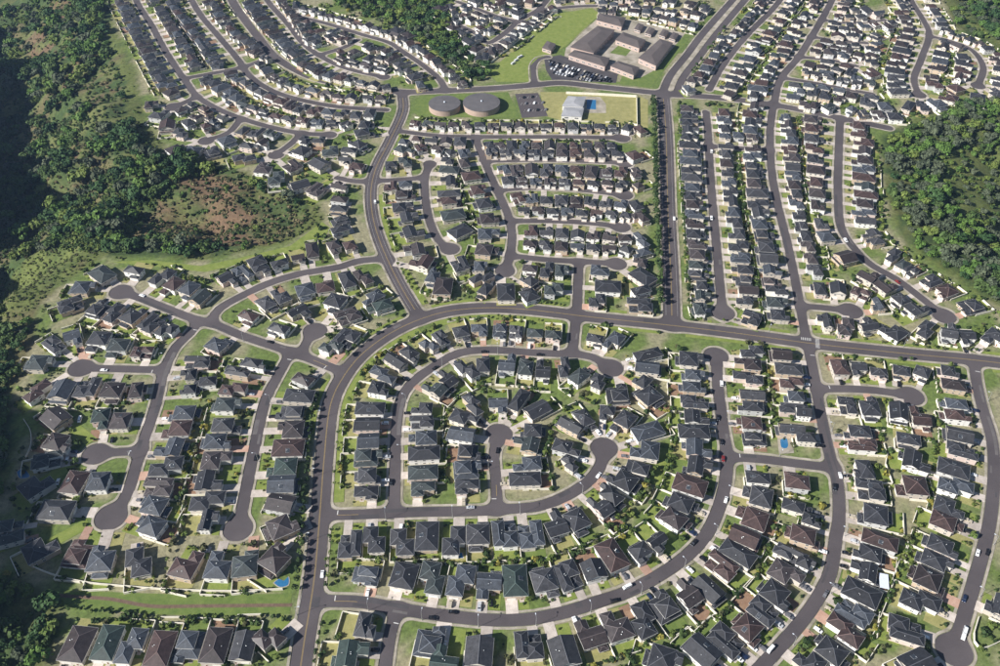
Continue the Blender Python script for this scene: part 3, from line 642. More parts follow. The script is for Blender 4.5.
SPEC = [
 ([(-6, 6, -4, 8, 5.7, .48), (-5.7, .4, -8.6, -3.6, 3.1, .38)], (-2.6, -8.6, 4.8), (2.6, -4), [(2.6, -4, 4.2, 0), (-3, -4, 4.5, 0), (-3, 8, 1.5, math.pi), (3, 8, 1.5, math.pi), (-3, 8, 4.2, math.pi), (3, 8, 4.2, math.pi)]+sidewins((6, -6), (-1, 4.5), (1.5, 4.2))),
 ([(-6, 6, -2, 8, 5.7, .48), (.2, 5.8, -8.2, -1.6, 5.35, .48)], (3, -8.2, 4.6), (-3, -2), [(3, -8.2, 4.2, 0), (-3.6, -2, 4.2, 0), (-3, 8, 1.5, math.pi), (3, 8, 1.5, math.pi), (-3, 8, 4.2, math.pi), (3, 8, 4.2, math.pi)]+sidewins((6, -6), (1, 5.5), (1.5, 4.2))),
 ([(-5.8, 5.8, -9, 9, 5.5, .46, False, False, 'y')], (-2.4, -9, 4.8), (3, -9), [(-2.4, -9, 4.2, 0), (3, -9, 4.2, 0), (-3, 9, 1.5, math.pi), (3, 9, 1.5, math.pi), (-3, 9, 4.1, math.pi), (3, 9, 4.1, math.pi)]+sidewins((5.8, -5.8), (-5, 0, 5), (1.5, 4.1))),
 ([(-6, 6, -5, 6.5, 5.7, .48, False, False, 'x'), (-5.7, -.4, -8.4, -4.5, 5.3, .5, True, False, 'y'), (-3, 4.2, 6.1, 9.2, 2.9, .3)], (-3, -8.4, 4.4), (2.6, -5), [(-3, -8.4, 4.2, 0), (2.6, -5, 4.2, 0), (4.6, 6.5, 4.2, math.pi), (-4.6, 6.5, 1.5, math.pi), (0, 6.5, 4.4, math.pi)]+sidewins((6, -6), (-2, 3.5), (1.5, 4.2))),
 ([(-6, 6, -6, 6, 5.7, .48), (-5, 2, 5.6, 9, 2.8, .3), (.2, 5.7, -9, -5.6, 3.1, .38)], (3, -9, 4.6), (-3, -6), [(-3, -6, 4.2, 0), (2.5, -6, 4.5, 0), (-3.5, 6, 4.4, math.pi), (3, 6, 4.2, math.pi), (4.2, 6, 1.5, math.pi)]+sidewins((6, -6), (-3, 3), (1.5, 4.2))),
 ([(-6, 2.6, -1, 9, 5.7, .48), (-1.6, 6, -9, 1.5, 5.4, .48)], (2.4, -9, 4.8), (-3.6, -1), [(2.4, -9, 4.2, 0), (-4, -1, 4.2, 0), (-3, 9, 1.5, math.pi), (0, 9, 4.2, math.pi), (-3, 9, 4.2, math.pi)]+[(6, -5, 1.5, H), (6, -5, 4.2, H), (6, -1, 4.2, H), (-6, 2, 1.5, -H), (-6, 6, 4.2, -H), (-6, 2, 4.2, -H)]),
 ([(-6.2, 6.2, -6.5, 7, 3.1, .36), (-3.4, 5.2, -2.5, 6, 5.9, .46), (.8, 6, -9, -6.1, 3.3, .4, True, False, 'y')], (3.4, -9, 4.4), (-2.5, -6.5), [(1, -2.5, 4.7, 0), (-4.5, -6.5, 1.5, 0), (-3, 7, 1.5, math.pi), (3, 7, 1.5, math.pi), (1, 6, 4.9, math.pi)]+sidewins((6.2, -6.2), (-3, 3), (1.5,))),
 ([(-6, 6, -7, 7.5, 5.6, .48, True, True, 'y'), (-5.6, 5.2, 7.1, 9, 2.8, .25)], (-2.6, -7, 4.8), (3, -7), [(-2.6, -7, 4.2, 0), (3, -7, 4.2, 0), (-3, 7.5, 4.2, math.pi), (3, 7.5, 4.2, math.pi)]+sidewins((6, -6), (-4, 0, 4), (1.5, 4.2))),
 ([(-6, 6, -3, 6, 5.6, .46, True, True, 'x'), (-5.6, -.4, -8.6, -2.6, 5.25, .5, True, False, 'y'), (1, 5, 5.6, 8.6, 2.8, .3)], (-3, -8.6, 4.4), (2.6, -3), [(-3, -8.6, 4.1, 0), (3, -3, 4.2, 0), (-4, 6, 1.5, math.pi), (-3, 6, 4.2, math.pi), (3.4, 6, 4.4, math.pi)]+sidewins((6, -6), (0, 3.5), (1.5, 4.2))),
 ([(-6, -.6, -8.6, 7, 5.6, .46), (-1.4, 6, -1, 8, 5.3, .46), (.2, 5.6, -7, -.6, 3.0, .36)], (2.9, -7, 4.6), (-3.2, -8.6), [(-3.2, -8.6, 4.2, 0), (3, -1, 4.5, 0), (-3, 7, 1.5, math.pi), (2.5, 8, 1.5, math.pi), (2.5, 8, 4.1, math.pi), (-6, -4, 1.5, -H), (-6, -4, 4.2, -H), (-6, 3, 1.5, -H), (-6, 3, 4.2, -H), (6, 2, 1.5, H), (6, 5, 4.1, H)]),
]
for s in SPEC:
    for sg in (1, -1): make_proto(*s[:3], sg, s[3])
for p in PROTO:
    p['mw'] = p['wall'].mesh('house_wall', ['wall cream']); p['mr'] = p['roof'].mesh('house_roof', ['roof charcoal'])
    p['mc'] = p['cap'].mesh('roof_ridge_cap', ['cap charcoal']); p['mg'] = p['gut'].mesh('house_gutter', ['trim'])
wb = MB(); wb.box(-.85, .85, -.07, .06, -.62, .62, 0)
wb.box(-.74, -.04, -.09, 0, -.51, .51, 1); wb.box(.04, .74, -.09, 0, -.51, .51, 1)
M_WIN = wb.mesh('house_window', ['trim', 'glass'])
gb = MB(); gb.box(-.5, .5, -.08, .05, 0, 2.25, 0)
for q in range(3): gb.box(-.48, .48, -.10, -.05, .12+q*.72, .70+q*.72, 0)
M_GAR = gb.mesh('house_garage_door', ['garage'])
db = MB(); db.box(-.55, .55, -.07, .05, 0, 2.15, 0); db.box(-.45, .45, -.1, 0, .05, 2.05, 1); db.box(-1.2, 1.2, -1.6, 0, -.04, .12, 2)
M_DOOR = db.mesh('house_front_door', ['trim', 'door', 'drive'])
sb = MB(); sb.box(-1.6, 1.6, -1.0, 1.0, 0, .12, 0); sb.box(-1.68, 1.68, -1.08, 1.08, -.06, .05, 1)
M_SOL = sb.mesh('solar_water_panel', ['solar', 'metal'])
vb = MB(); vb.cyl(0, 0, -.2, .55, .14, .14, 8); vb.cyl(0, 0, .5, .62, .24, .1, 8)
M_VENT = vb.mesh('roof_vent', ['metal'])
ORD = ['zeroth', 'first', 'second', 'third', 'fourth', 'fifth', 'sixth', 'seventh', 'eighth', 'ninth', 'tenth', 'eleventh', 'twelfth', 'thirteenth', 'fourteenth', 'fifteenth', 'sixteenth', 'seventeenth', 'eighteenth', 'nineteenth', 'twentieth', 'twenty-first', 'twenty-second', 'twenty-third', 'twenty-fourth', 'twenty-fifth', 'twenty-sixth', 'twenty-seventh', 'twenty-eighth', 'twenty-ninth']
ORD += [t+u for t in ('thirtieth ', 'fortieth ', 'fiftieth ') for u in ('a', 'b')]*8
for _t, _w in ((30, 'thirt'), (40, 'fort'), (50, 'fift')):
    ORD[_t] = _w+'ieth'
    for _u in range(1, 10): ORD[_t+_u] = _w+'y-'+ORD[_u]
houses.sort(key=lambda h: h['dep'])
def inframe(u, v, m=12): return -m < u < 1000+m and -m < v < 666+m
NH = 300
far = MB(); FARMATS = ['roof '+k for k in ROOFS]+['wall '+k for k in WALLS]+['trim', 'glass', 'garage']+['cap '+k for k in ROOFS]
FM = {n: i for i, n in enumerate(FARMATS)}
farlawn = [MB() for _ in range(4)]; fardrive = MB(); farwall = MB(); walls_n = 0
SHRUB = []; GTREE = []; cnt = 0; DRIVE_CARS = []
for hi, h in enumerate(houses):
    R0 = ROADS[h['st']]
    # keep clear of carriageways
    f = h['f']; s = np.array([f[1], -f[0]]); sx = h['sx']
    pool_ = [0, 1, 2, 3, 4, 5, 6, 7]
    pi = rng.choice([0, 0, 1, 1, 2, 2, 3, 3, 4, 4, 5, 5, 6, 7, 8, 8, 9, 9])*2+rng.randint(0, 1)
    if h['sty'] is not None: pi = h['sty']*2+rng.randint(0, 1)
    p = PROTO[pi]
    fr = None
    for dd in np.arange(2, 40, .5):
        if sdf(h['x']+f[0]*dd, h['y']+f[1]*dd) < 2.3: fr = dd; break
    sy = 1.0
    half = 9.0
    avail_b = min(h['hb']*.5-1.0, 12.5)
    if fr is not None:
        if fr < 7:
            mv = min(2.5, 7-fr); h['x'] -= f[0]*mv; h['y'] -= f[1]*mv; fr += mv; avail_b -= mv*.5
        sy = min(1.0, max(.60, (fr-3.2)/half))
    sy = min(sy, max(.62, (avail_b-1.5)/half))
    hgt = rng.uniform(.76, .95)
    ang = math.atan2(f[1], f[0])+H      # local -y -> f
    x, y = h['x'], h['y']
    M = Matrix.Translation((x, y, 0)) @ Matrix.Rotation(ang, 4, 'Z') @ Matrix.Diagonal((sx, sy, hgt, 1))
    wc = rng.choice(['cream', 'cream', 'white', 'white', 'beige', 'beige', 'pinkish', 'grey', 'tan']); rc = h['col']
    W2 = lambda lx, ly: (x+s[0]*0+(-math.sin(ang))*ly*sy+math.cos(ang)*lx*sx, y+math.cos(ang)*ly*sy+math.sin(ang)*lx*sx)
    def W(lx, ly):   # metres, unscaled, local frame
        return (x+math.cos(ang)*lx-math.sin(ang)*ly, y+math.sin(ang)*lx+math.cos(ang)*ly)
    h['W'] = W; h['sy'] = sy; h['p'] = p
    near = cnt < NH and inframe(*px(x, y, 3)[:2])
    gxl, gyl, gw = p['garage']; gyl *= sy; gxl *= sx; gw *= sx
    # driveway
    reach = (fr if fr else 14)
    dw = gw/2+rng.uniform(.1, 1.1); dm = [W(gxl-dw, gyl+.3), W(gxl+dw, gyl+.3), W(gxl+dw, -reach-1.9), W(gxl-dw, -reach-1.9)]
    okd = reach < 24 and -gyl < reach+1
    # yards: front lawn, back lawn
    lw = max(5.0, min(h['lat'], 15.5)*.5-.15); bd = max(p['y1']*sy+2.0, min(h['hb']*.5, 16.0))
    kinds = rng.choices([0, 1, 2, 3], [5, 4, 2, 1.2])[0]
    if sdf(*W(0, bd)) < 2.4 or sdf(*W(lw, bd)) < 2.4 or sdf(*W(-lw, bd)) < 2.4: bd = p['y1']*sy+1.5
    yard = [W(-lw, p['y1']*sy*.2), W(lw, p['y1']*sy*.2), W(lw, bd), W(-lw, bd)]
    fside = (gxl+dw+.2, lw) if gxl < 0 else (-lw, gxl-dw-.2)
    fy = -reach+.4
    front = [W(fside[0], p['y0']*sy*.5), W(fside[0], fy), W(fside[1], fy), W(fside[1], p['y0']*sy*.5)]
    fk = rng.choices([0, 1, 3], [5, 4, .7] if h['dep'] < 700 else [2, 6, 1])[0]
    frontok = rng.random() < (.74 if h['dep'] < 640 else .5)
    wsegs = []
    wallok = all(sdf(*W(a, bd)) > .5 for a in (-lw, 0, lw))
    if near:
        cnt += 1
        e = bpy.data.objects.new('house', None); COL.objects.link(e); e.location = (x, y, 0); e.rotation_euler = (0, 0, ang); e.scale = (sx, sy, hgt); e.empty_display_size = 2
        nm = R0['name'] or 'far street'
        tag(e, f"{rc} roofed {wc} house, {ORD[h['n']]} from the {R0['start']}, {R0[h['side']]} side, {nm}", 'house', 'houses of the estate')
        w_ = link('wall', p['mw'], e); setmat(w_, 'wall '+wc)
        r_ = link('roof', p['mr'], e); setmat(r_, 'roof '+rc)
        c_ = link('ridge_cap', p['mc'], r_); setmat(c_, 'cap '+rc)
        link('gutter', p['mg'], r_)
        for (wx, wy, wz, wr) in p['win']: link('window', M_WIN, e, (wx, wy, wz), wr)
        g_ = link('garage_door', M_GAR, e, (p['garage'][0], p['garage'][1], .05)); g_.scale = (p['garage'][2], 1, 1)
        link('front_door', M_DOOR, e, (p['door'][0], p['door'][1], .05))
        v0 = p['vols'][0]
        pit = v0[5]; sgn = p['sign']
        if (v0[3]-v0[2]) >= (v0[1]-v0[0]) or (len(v0) > 8 and v0[8] == 'y'):
            hw = (v0[1]-v0[0])/2+.5; xm = sgn*(v0[0]+v0[1])/2; ym = (v0[2]+v0[3])/2
            for q in range(rng.randint(1, 3)):
                xo = rng.choice((-1, 1))*hw*rng.uniform(.35, .6); link('vent', M_VENT, r_, (xm+xo, ym+rng.uniform(-1.5, 1.5), v0[4]+pit*(hw-abs(xo))))
            if rng.random() < .45:
                so = link('solar_panel', M_SOL, r_); so.location = (xm+hw*.5*rng.choice((-1, 1)), ym+.3, v0[4]+pit*hw*.5+.10)
                so.rotation_euler = (0, math.atan(pit)*(1 if so.location.x > xm else -1), 0); so.scale = (.8, 1.1, 1)
        else:
            hw = (v0[3]-v0[2])/2+.5; xm = sgn*(v0[0]+v0[1])/2; ym = (v0[2]+v0[3])/2
            for q in range(rng.randint(1, 3)):
                yo = rng.choice((-1, 1))*hw*rng.uniform(.3, .6); link('vent', M_VENT, r_, (xm+rng.uniform(-1.5, 1.5), ym+yo, v0[4]+pit*(hw-abs(yo))))
        if okd:
            mb = MB(); mb.prism(dm, .0, .185+.0001*hi); o = struct('driveway', mb, ['drive' if rng.random() < .86 else 'drive red'])
            if rng.random() < .5: DRIVE_CARS.append((W(gxl+rng.choice((-1.2, 1.2)), gyl-3.2), ang+rng.choice((0, math.pi)), nm, f"{rc} {ORD[h['n']]} {R0[h['side']]}-side house"))
        if frontok and sdf(*W(fside[0], fy)) > .3 and sdf(*W(fside[1], fy)) > .3:
            mb = MB(); mb.prism(front, -.04, .035+.00017*hi); struct('lawn', mb, ['lawn '+'abcd'[fk]])
        mb = MB(); mb.prism(yard, -.04, .0351+.00017*hi); struct('lawn', mb, ['lawn '+'abcd'[kinds]])
        # back-yard walls: one L-shaped wall thing per plot
        if wallok and rng.random() < .86:
            mb = MB(); hh = 1.7; t = .13
            y_s = -1.5 if h['lat'] > 11 else p['y1']*sy*.35
            def wl_(a, b):
                mb.beam((*a, -.05), (*b, -.05), t*2, hh); mb.beam((*a, hh-.05), (*b, hh-.05), t*2+.12, .12)
            wl_(W(-lw-.02, bd), W(lw-.2, bd)); wl_(W(lw, y_s), W(lw, bd-.05))
            o = link('garden_wall', mb.mesh('garden_wall', ['masonry']))
            tag(o, f"pale yard wall of the {rc} house, {ORD[h['n']]} on {R0[h['side']]} side, {nm}", 'garden wall', 'pale walls between back yards')
    else:
        mm = {0: FM['roof '+rc]}
        far.add(p['roof'], M, mm); far.add(p['wall'], M, {0: FM['wall '+wc]})
        far.add(p['gut'], M, {0: FM['trim']})
        if h['dep'] < 900: far.add(p['cap'], M, {0: FM['cap '+rc]})
        for (wx, wy, wz, wr) in p['win']:
            far.add(wb, M @ Matrix.Translation((wx, wy, wz)) @ Matrix.Rotation(wr, 4, 'Z'), {0: FM['trim'], 1: FM['glass']})
        far.add(gb, M @ Matrix.Translation((p['garage'][0], p['garage'][1], .05)) @ Matrix.Diagonal((p['garage'][2], 1, 1, 1)), {0: FM['garage']})
        if okd: fardrive.prism(dm, .0, .185+.00005*hi)
        farlawn[kinds].prism(yard, -.04, .0351+.00005*hi)
        if frontok and sdf(*W(fside[0], fy)) > .3 and sdf(*W(fside[1], fy)) > .3: farlawn[fk].prism(front, -.04, .035+.00005*hi)
        if wallok and rng.random() < .7:
            farwall.beam((*W(-lw, bd), -.05), (*W(lw, bd), -.05), .26, 1.75); farwall.beam((*W(lw, p['y1']*sy*.4), -.05), (*W(lw, bd), -.05), .26, 1.75)
    # garden shrubs and trees
    if near and rng.random() < .5:
        X, Y = W(rng.uniform(-lw+1, lw-1), bd-rng.uniform(.8, 2.5))
        if sdf(X, Y) > 4: GTREE.append((X, Y, rng.uniform(1.5, 2.9), f"garden tree behind the {rc} roofed house, {ORD[h['n']]} on {R0[h['side']]} side, {nm}"))
    if not near and rng.random() < .5:
        X, Y = W(rng.uniform(-lw+1, lw-1), bd-rng.uniform(.3, 2.0))
        if sdf(X, Y) > 3.5: SHRUB.append((X, Y, rng.uniform(1.6, 2.9), rng.random()*.7))
    far_ = h['dep'] > 620
    nsh = rng.randint(3, 6) if far_ else rng.randint(7, 12)
    for q in range(nsh):
        t = rng.random()
        if t < .5: lx, ly, sz = rng.uniform(-lw, lw), bd-rng.uniform(.3, 1.4), rng.uniform(.8, 2.3)
        elif t < .75: lx, ly, sz = rng.choice((-1, 1))*(lw-rng.uniform(.2, .8)), rng.uniform(-p['y0']*0+2, bd), rng.uniform(.5, 1.3)
        else: lx, ly, sz = rng.uniform(*fside), fy+rng.uniform(.5, 4), rng.uniform(.5, 1.4)
        X, Y = W(lx, ly)
        if sdf(X, Y) > 1.9+sz*.6: SHRUB.append((X, Y, sz, rng.random()))
if far.v:
    o = link('distant_houses', far.mesh('distant_houses', FARMATS)); tag(o, 'distant rows of dark-roofed pale houses beyond the near streets', 'houses', kind='stuff')
    for i, mb in enumerate(farlawn):
        if mb.v: struct('distant_lawn', mb, ['lawn '+'abcd'[i]])
    struct('distant_driveway', fardrive, ['drive'])
    o = link('distant_garden_walls', farwall.mesh('distant_garden_walls', ['masonry'])); tag(o, 'distant pale walls dividing the far back yards', 'garden walls', kind='stuff')
print('houses', len(houses), 'near', cnt)

# ------------------------------------------------------------------ foliage
def crown(n, rx, rz, leaf, seed, lob=5, flat=.0):
    r = np.random.default_rng(seed); vs = []; fs = []
    cl = [(np.array([0, 0, 0.0]), .78)]
    for i in range(lob):
        a = r.uniform(0, 2*math.pi); q = r.uniform(.35, .62); cl.append((np.array([math.cos(a)*q, math.sin(a)*q, r.uniform(-.25, .45)]), r.uniform(.36, .56)))
    for i in range(n):
        c, k = cl[r.integers(len(cl))]
        d = r.normal(size=3); d /= np.linalg.norm(d)
        if d[2] < -.35: d[2] *= -1
        p = (c+d*k*r.uniform(.82, 1.06))*np.array([rx, rx, rz])
        nn = d+r.normal(size=3)*.32; nn /= np.linalg.norm(nn)
        t = np.cross(nn, r.normal(size=3)); t /= np.linalg.norm(t); b = np.cross(nn, t)
        l = leaf*r.uniform(.6, 1.35); k0 = len(vs)
        for sx, sy in ((-1, -.7), (.8, -1), (1, .8), (-.7, 1)): vs.append(tuple(p+(t*sx+b*sy)*l*.5))
        fs.append((k0, k0+1, k0+2, k0+3))
    return np.array(vs), np.array(fs)
CR_S = [crown(42, 1.0, .85, .62, 100+i, 3) for i in range(6)]       # unit shrubs
CR_B = [crown(240, 1.0, .72, .25, 200+i, 8) for i in range(8)]      # unit forest crowns
CR_M = [crown(120, 1.0, .85, .34, 300+i, 6) for i in range(6)]
def foliage_object(name, items, protos, mats, label, cat, kind='stuff'):
    V = []; Fc = []; MI = []; b = 0
    for (X, Y, Z, sxy, sz, rot, pi, mi) in items:
        v, f = protos[pi % len(protos)]; c, s = math.cos(rot), math.sin(rot)
        w = np.empty_like(v); w[:, 0] = (v[:, 0]*c-v[:, 1]*s)*sxy+X; w[:, 1] = (v[:, 0]*s+v[:, 1]*c)*sxy+Y; w[:, 2] = v[:, 2]*sz+Z
        V.append(w); Fc.append(f+b); MI.append(np.full(len(f), mi)); b += len(v)
    V = np.concatenate(V); Fc = np.concatenate(Fc); MI = np.concatenate(MI)
    me = bpy.data.meshes.new(name); me.vertices.add(len(V)); me.vertices.foreach_set('co', V.reshape(-1))
    me.loops.add(Fc.size); me.loops.foreach_set('vertex_index', Fc.reshape(-1).astype(np.int32))
    me.polygons.add(len(Fc)); me.polygons.foreach_set('loop_start', np.arange(0, Fc.size, 4, dtype=np.int32))
    me.polygons.foreach_set('material_index', MI.astype(np.int32))
    for m in mats: me.materials.append(MATS[m])
    me.update(calc_edges=True); o = link(name, me); tag(o, label, cat, kind=kind); return o
HX = np.array([[h['x'], h['y']] for h in houses]); SPOT = gpl([(405, 92), (655, 92), (655, 120), (405, 116)]); FLD = gpl([(480, 86), (495, 60), (560, 5), (700, 22), (680, 95)]); STRIP = gpl([(40, 588), (295, 590), (295, 616), (40, 612)])
for x, y in zip(nrg.uniform(-560, 640, 26000).tolist(), nrg.uniform(200, 1080, 26000).tolist()):
    if F[min(nx-1, max(0, int((x-FX0)/RES))), min(ny-1, max(0, int((y-FY0)/RES)))] < 4.2: continue
    if not inside(TOWNG, x, y) or inside(SPOT, x, y) or inside(FLD, x, y) or inside(STRIP, x, y): continue
    if vnoise(np.array([x/14.]), np.array([y/14.]))[0] < .58: continue
    if np.min((HX[:, 0]-x)**2+(HX[:, 1]-y)**2) < 100: continue
    t = rng.random(); SHRUB.append((x, y, rng.uniform(.6, 1.5) if t < .6 else rng.uniform(1.4, 2.8), rng.random()*.95))
GM = ['leaf dark', 'leaf mid', 'leaf light', 'leaf olive', 'leaf yellow']
its = []
for (X, Y, sz, t) in SHRUB:
    mi = 0 if t < .14 else 1 if t < .42 else 2 if t < .76 else 3 if t < .92 else 4
    its.append((X, Y, sz*.55, sz, sz*1.0, rng.uniform(0, 6.3), rng.randint(0, 5), mi))
# woodland
WOODC = [(325, -12), (340, 8), (400, 30), (440, 56), (474, 84), (490, 78), (482, 62), (452, 34), (444, 10), (446, -12)]
WOODCG = gpl(WOODC)
def zone(u, v, polys): return any(inside(p, u, v) for p in polys)
wood = []; brush = []
NB = 60000
xs = nrg.uniform(-900, 720, NB); ys = nrg.uniform(175, 1150, NB)
dts = poly_dist(TOWNG, xs, ys); dn = fbm(xs/38+3, ys/38+8, 3); inw = inside_np(WOODCG, xs, ys)
occ = {}
def free(x, y, r):
    k = (int(x//15), int(y//15))
    for a in (-1, 0, 1):
        for b in (-1, 0, 1):
            for (ox, oy, orr) in occ.get((k[0]+a, k[1]+b), ()):
                if (ox-x)**2+(oy-y)**2 < ((r+orr)*.47)**2: return False
    occ.setdefault(k, []).append((x, y, r)); return True
for x, y, d, q, w in zip(xs, ys, dts, dn, inw):
    if not w and d < 3: continue
    if w and sdf(x, y) < 7: continue
    z = hz(x, y); u, v, dep = px(x, y, z)
    if not (-130 < u < 1060 and -60 < v < 760): continue
    isb = zone(u, v, BROWN); isg = zone(u, v, GRASS)
    if isb or isg:
        if isg and x > 100 and d > 14:
            if rng.random() < .8: brush.append((x, y, z, rng.uniform(1.0, 2.8), 'l'))
            if rng.random() < .10: wood.append((x, y, z, rng.uniform(2.5, 4.5), True, False))
        elif rng.random() < (.16 if isg else .4): brush.append((x, y, z, rng.uniform(.8, 2.4) if isb else rng.uniform(.5, 1.2), 'b' if isb else 'g'))
        continue
    right = x > 100
    edge = x < -120 and y < 560
    dens = .52+2.4*(q-.5)*2 if not (right or w) else 1.0
    if not (right or w or edge) and d < 14: dens *= .4
    if edge: dens = 1.0
    if rng.random() < dens:
        r = rng.choice((rng.uniform(2.2, 4.2), rng.uniform(3.2, 6.4), rng.uniform(4.5, 7.6)))*(1.3 if x < -200 and y > 560 else 1.0)
        if (edge and d > 4) or (right and d > 5) or d > 10 or w:
            if free(x, y, r): wood.append((x, y, z, r, right, w))
    elif rng.random() < .95: brush.append((x, y, z, rng.uniform(.8, 2.2), 's'))
SLAB = [(45, 218), (70, 200), (150, 182), (172, 192), (150, 215), (130, 240), (95, 252), (60, 250)]
for x, y in zip(nrg.uniform(-620, -60, 40000).tolist(), nrg.uniform(430, 1000, 40000).tolist()):
    z = hz(x, y); u, v, dep = px(x, y, z)
    if not (-10 < u < 335 and 120 < v < 345): continue
    if inside(SLAB, u, v): brush.append((x, y, z, rng.uniform(1.2, 2.8), 'l'))
    elif zone(u, v, BROWN):
        if rng.random() < .5: brush.append((x, y, z, rng.uniform(.7, 2.0), 'b'))
        if rng.random() < .02: wood.append((x, y, z, rng.uniform(2, 3.8), False, False))
    elif zone(u, v, GRASS):
        if rng.random() < .8 and poly_dist(TOWNG, np.array([x]), np.array([y]))[0] > 3: brush.append((x, y, z, rng.uniform(.5, 1.3), 'g'))
    elif rng.random() < .5 and z < -1: brush.append((x, y, z, rng.uniform(.8, 2.2), 's'))
print('wood', len(wood), 'brush', len(brush), 'shrub', len(its))
wit = []
for x, y, z, r, rt, w in wood:
    t = rng.random(); g = float(fbm(np.array([x/55.]), np.array([y/55.+70]), 2)[0])
    t += (g-.5)*.9
    if rt: mi = 0 if t < .10 else 2 if t < .46 else 1 if t < .66 else 4 if t < .92 else 3
    else: mi = 0 if t < .28 else 1 if t < .52 else 2 if t < .66 else 4 if t < .90 else 3
    wit.append((x, y, z+r*.62, r, r*rng.uniform(.9, 1.2), rng.uniform(0, 6.3), rng.randint(0, 7), mi))
foliage_object('woodland', wit, CR_B, ['leaf forest', 'leaf mid', 'leaf grey', 'leaf light', 'leaf lush'], 'dense dark green woodland filling the gulches beside the estate', 'woodland')
bit = []
for x, y, z, r, k in brush:
    t = rng.random()
    mi = (4 if t < .42 else 3 if t < .7 else 1 if t < .88 else 0) if k == 'b' else (2 if t < .5 else 3) if k == 'g' else (1 if t < .55 else 2) if k == 'l' else (1 if t < .4 else 0 if t < .6 else 3 if t < .85 else 2)
    bit.append((x, y, z+r*.4, r, r*.9, rng.uniform(0, 6.3), rng.randint(0, 5), mi))
foliage_object('scrub', bit, CR_S, ['leaf dark', 'leaf mid', 'leaf light', 'leaf olive', 'reed'], 'low scrub and dry reeds on the open gulch slopes', 'scrub')

# individual trees
crown_me = []
def fme(v, f, name, m):
    me = bpy.data.meshes.new(name); me.from_pydata(v.tolist(), [], f.tolist()); me.materials.append(MATS[m]); return me
for i in range(6): crown_me.append(fme(*CR_M[i], 'tree_crown', 'leaf mid'))
tb = MB(); tb.cyl(0, 0, -.1, 1.0, .10, .06, 7); tb.beam((0, 0, .6), (.3, .1, 1.15), .06, .06); tb.beam((0, 0, .55), (-.25, .2, 1.1), .06, .06)
M_TR = tb.mesh('tree_trunk', ['bark'])
NT = [0]
def tree(x, y, r, hgt, m, label, group, name='tree'):
    NT[0] += 1
    z = hz(x, y)
    e = bpy.data.objects.new(name, None); COL.objects.link(e); e.location = (x, y, z); e.rotation_euler = (0, 0, rng.uniform(0, 6.3))
    tag(e, label, 'tree', group)
    t = link('trunk', M_TR, e); t.scale = (1.2, 1.2, hgt*.55)
    c = link('crown', crown_me[rng.randint(0, 5)], e); c.location = (0, 0, hgt-r*.75); c.scale = (r, r, r*rng.uniform(.95, 1.25)); setmat(c, m)
def tree_row(pts, step, r0, mats, label, jit=.8, prob=1.0, lm=None):
    P = resample(smooth(gpl(pts)), step=step); k_ = 0
    for q in P:
        x, y = q[0]+rng.uniform(-jit, jit), q[1]+rng.uniform(-jit, jit)
        if rng.random() > prob or sdf(x, y) < .6: continue
        r = r0*rng.uniform(.75, 1.2)
        k_ += 1
        if NT[0] < 300: tree(x, y, r, r*2.1+.4, rng.choice(mats), f'{label}, {ORD[k_]} in its row', label)
        else: its.append((x, y, r*.9, r, r, rng.uniform(0, 6), rng.randint(0, 5), rng.choice((0, 1, 2))))
tree_row([(316, 400), (310, 440), (307, 480), (303, 520), (300, 560), (296, 590)], 5.5, 2.0, ['leaf dark', 'leaf mid'], 'dark round tree in the row along the main road, estate-wall side', .5)
tree_row([(345, 405), (339, 440), (337, 470), (335, 490), (338, 500)], 6.5, 1.5, ['leaf mid', 'leaf light'], 'small light tree on the broad grass verge inside the main road', 1.5, .8)
tree_row([(333, 530), (329, 560), (328, 585)], 5, 1.5, ['leaf mid', 'leaf dark', 'leaf light'], 'small verge tree beside the main road near the outer crescent', 1)
tree_row([(322, 625), (318, 645), (316, 664)], 5, 1.5, ['leaf mid', 'leaf dark'], 'small verge tree below the outer crescent junction', 1)
tree_row([(398, 318), (372, 334), (348, 356)], 9, 2.0, ['leaf dark', 'leaf mid'], 'round street tree on the outer bend of the main road', .8)
tree_row([(435, 329), (405, 343), (378, 362), (360, 385), (350, 402)], 7, 1.6, ['leaf light', 'leaf mid'], 'young tree on the inner grass verge at the bend', 1.2, .9)
tree_row([(425, 305), (470, 299), (520, 300), (560, 306)], 6, 1.5, ['leaf dark', 'leaf mid'], 'shrubby tree between the main road and stepped street houses', 1, .9)
tree_row([(450, 322), (500, 318), (550, 322)], 7, 1.4, ['leaf mid', 'leaf light', 'leaf dark'], 'shrubby tree on the verge behind the arched lane houses', 1, .85)
tree_row([(653, 100), (655, 150), (657, 214), (659, 260), (660, 305)], 5.0, 2.9, ['leaf dark', 'leaf dark', 'leaf mid'], 'dark tree in the dense row on the avenue, short-court side', 1.0)
tree_row([(679, 105), (681, 150), (683, 214), (686, 260), (689, 308)], 5.5, 2.2, ['leaf mid', 'leaf light', 'leaf dark'], 'bright tree in the row on the avenue, long-street side', .8)
tree_row([(820, 335), (870, 342), (930, 349), (985, 352)], 7, 1.5, ['leaf mid', 'leaf light', 'leaf olive'], 'shrubby tree on the verge above the main road', 1.2, .8)
tree_row([(830, 352), (880, 358), (950, 366)], 9, 1.9, ['leaf olive', 'leaf light', 'leaf mid'], 'loose tree on the verge below the main road', 1.5, .7)
tree_row([(590, 312), (625, 316), (655, 314)], 7, 1.6, ['leaf dark', 'leaf mid'], 'shrubby tree between the short courts and the main road', 1)
tree_row([(690, 322), (740, 322), (790, 328)], 8, 1.6, ['leaf mid', 'leaf light'], 'verge tree above the main road beside the straight streets', 1.2, .8)
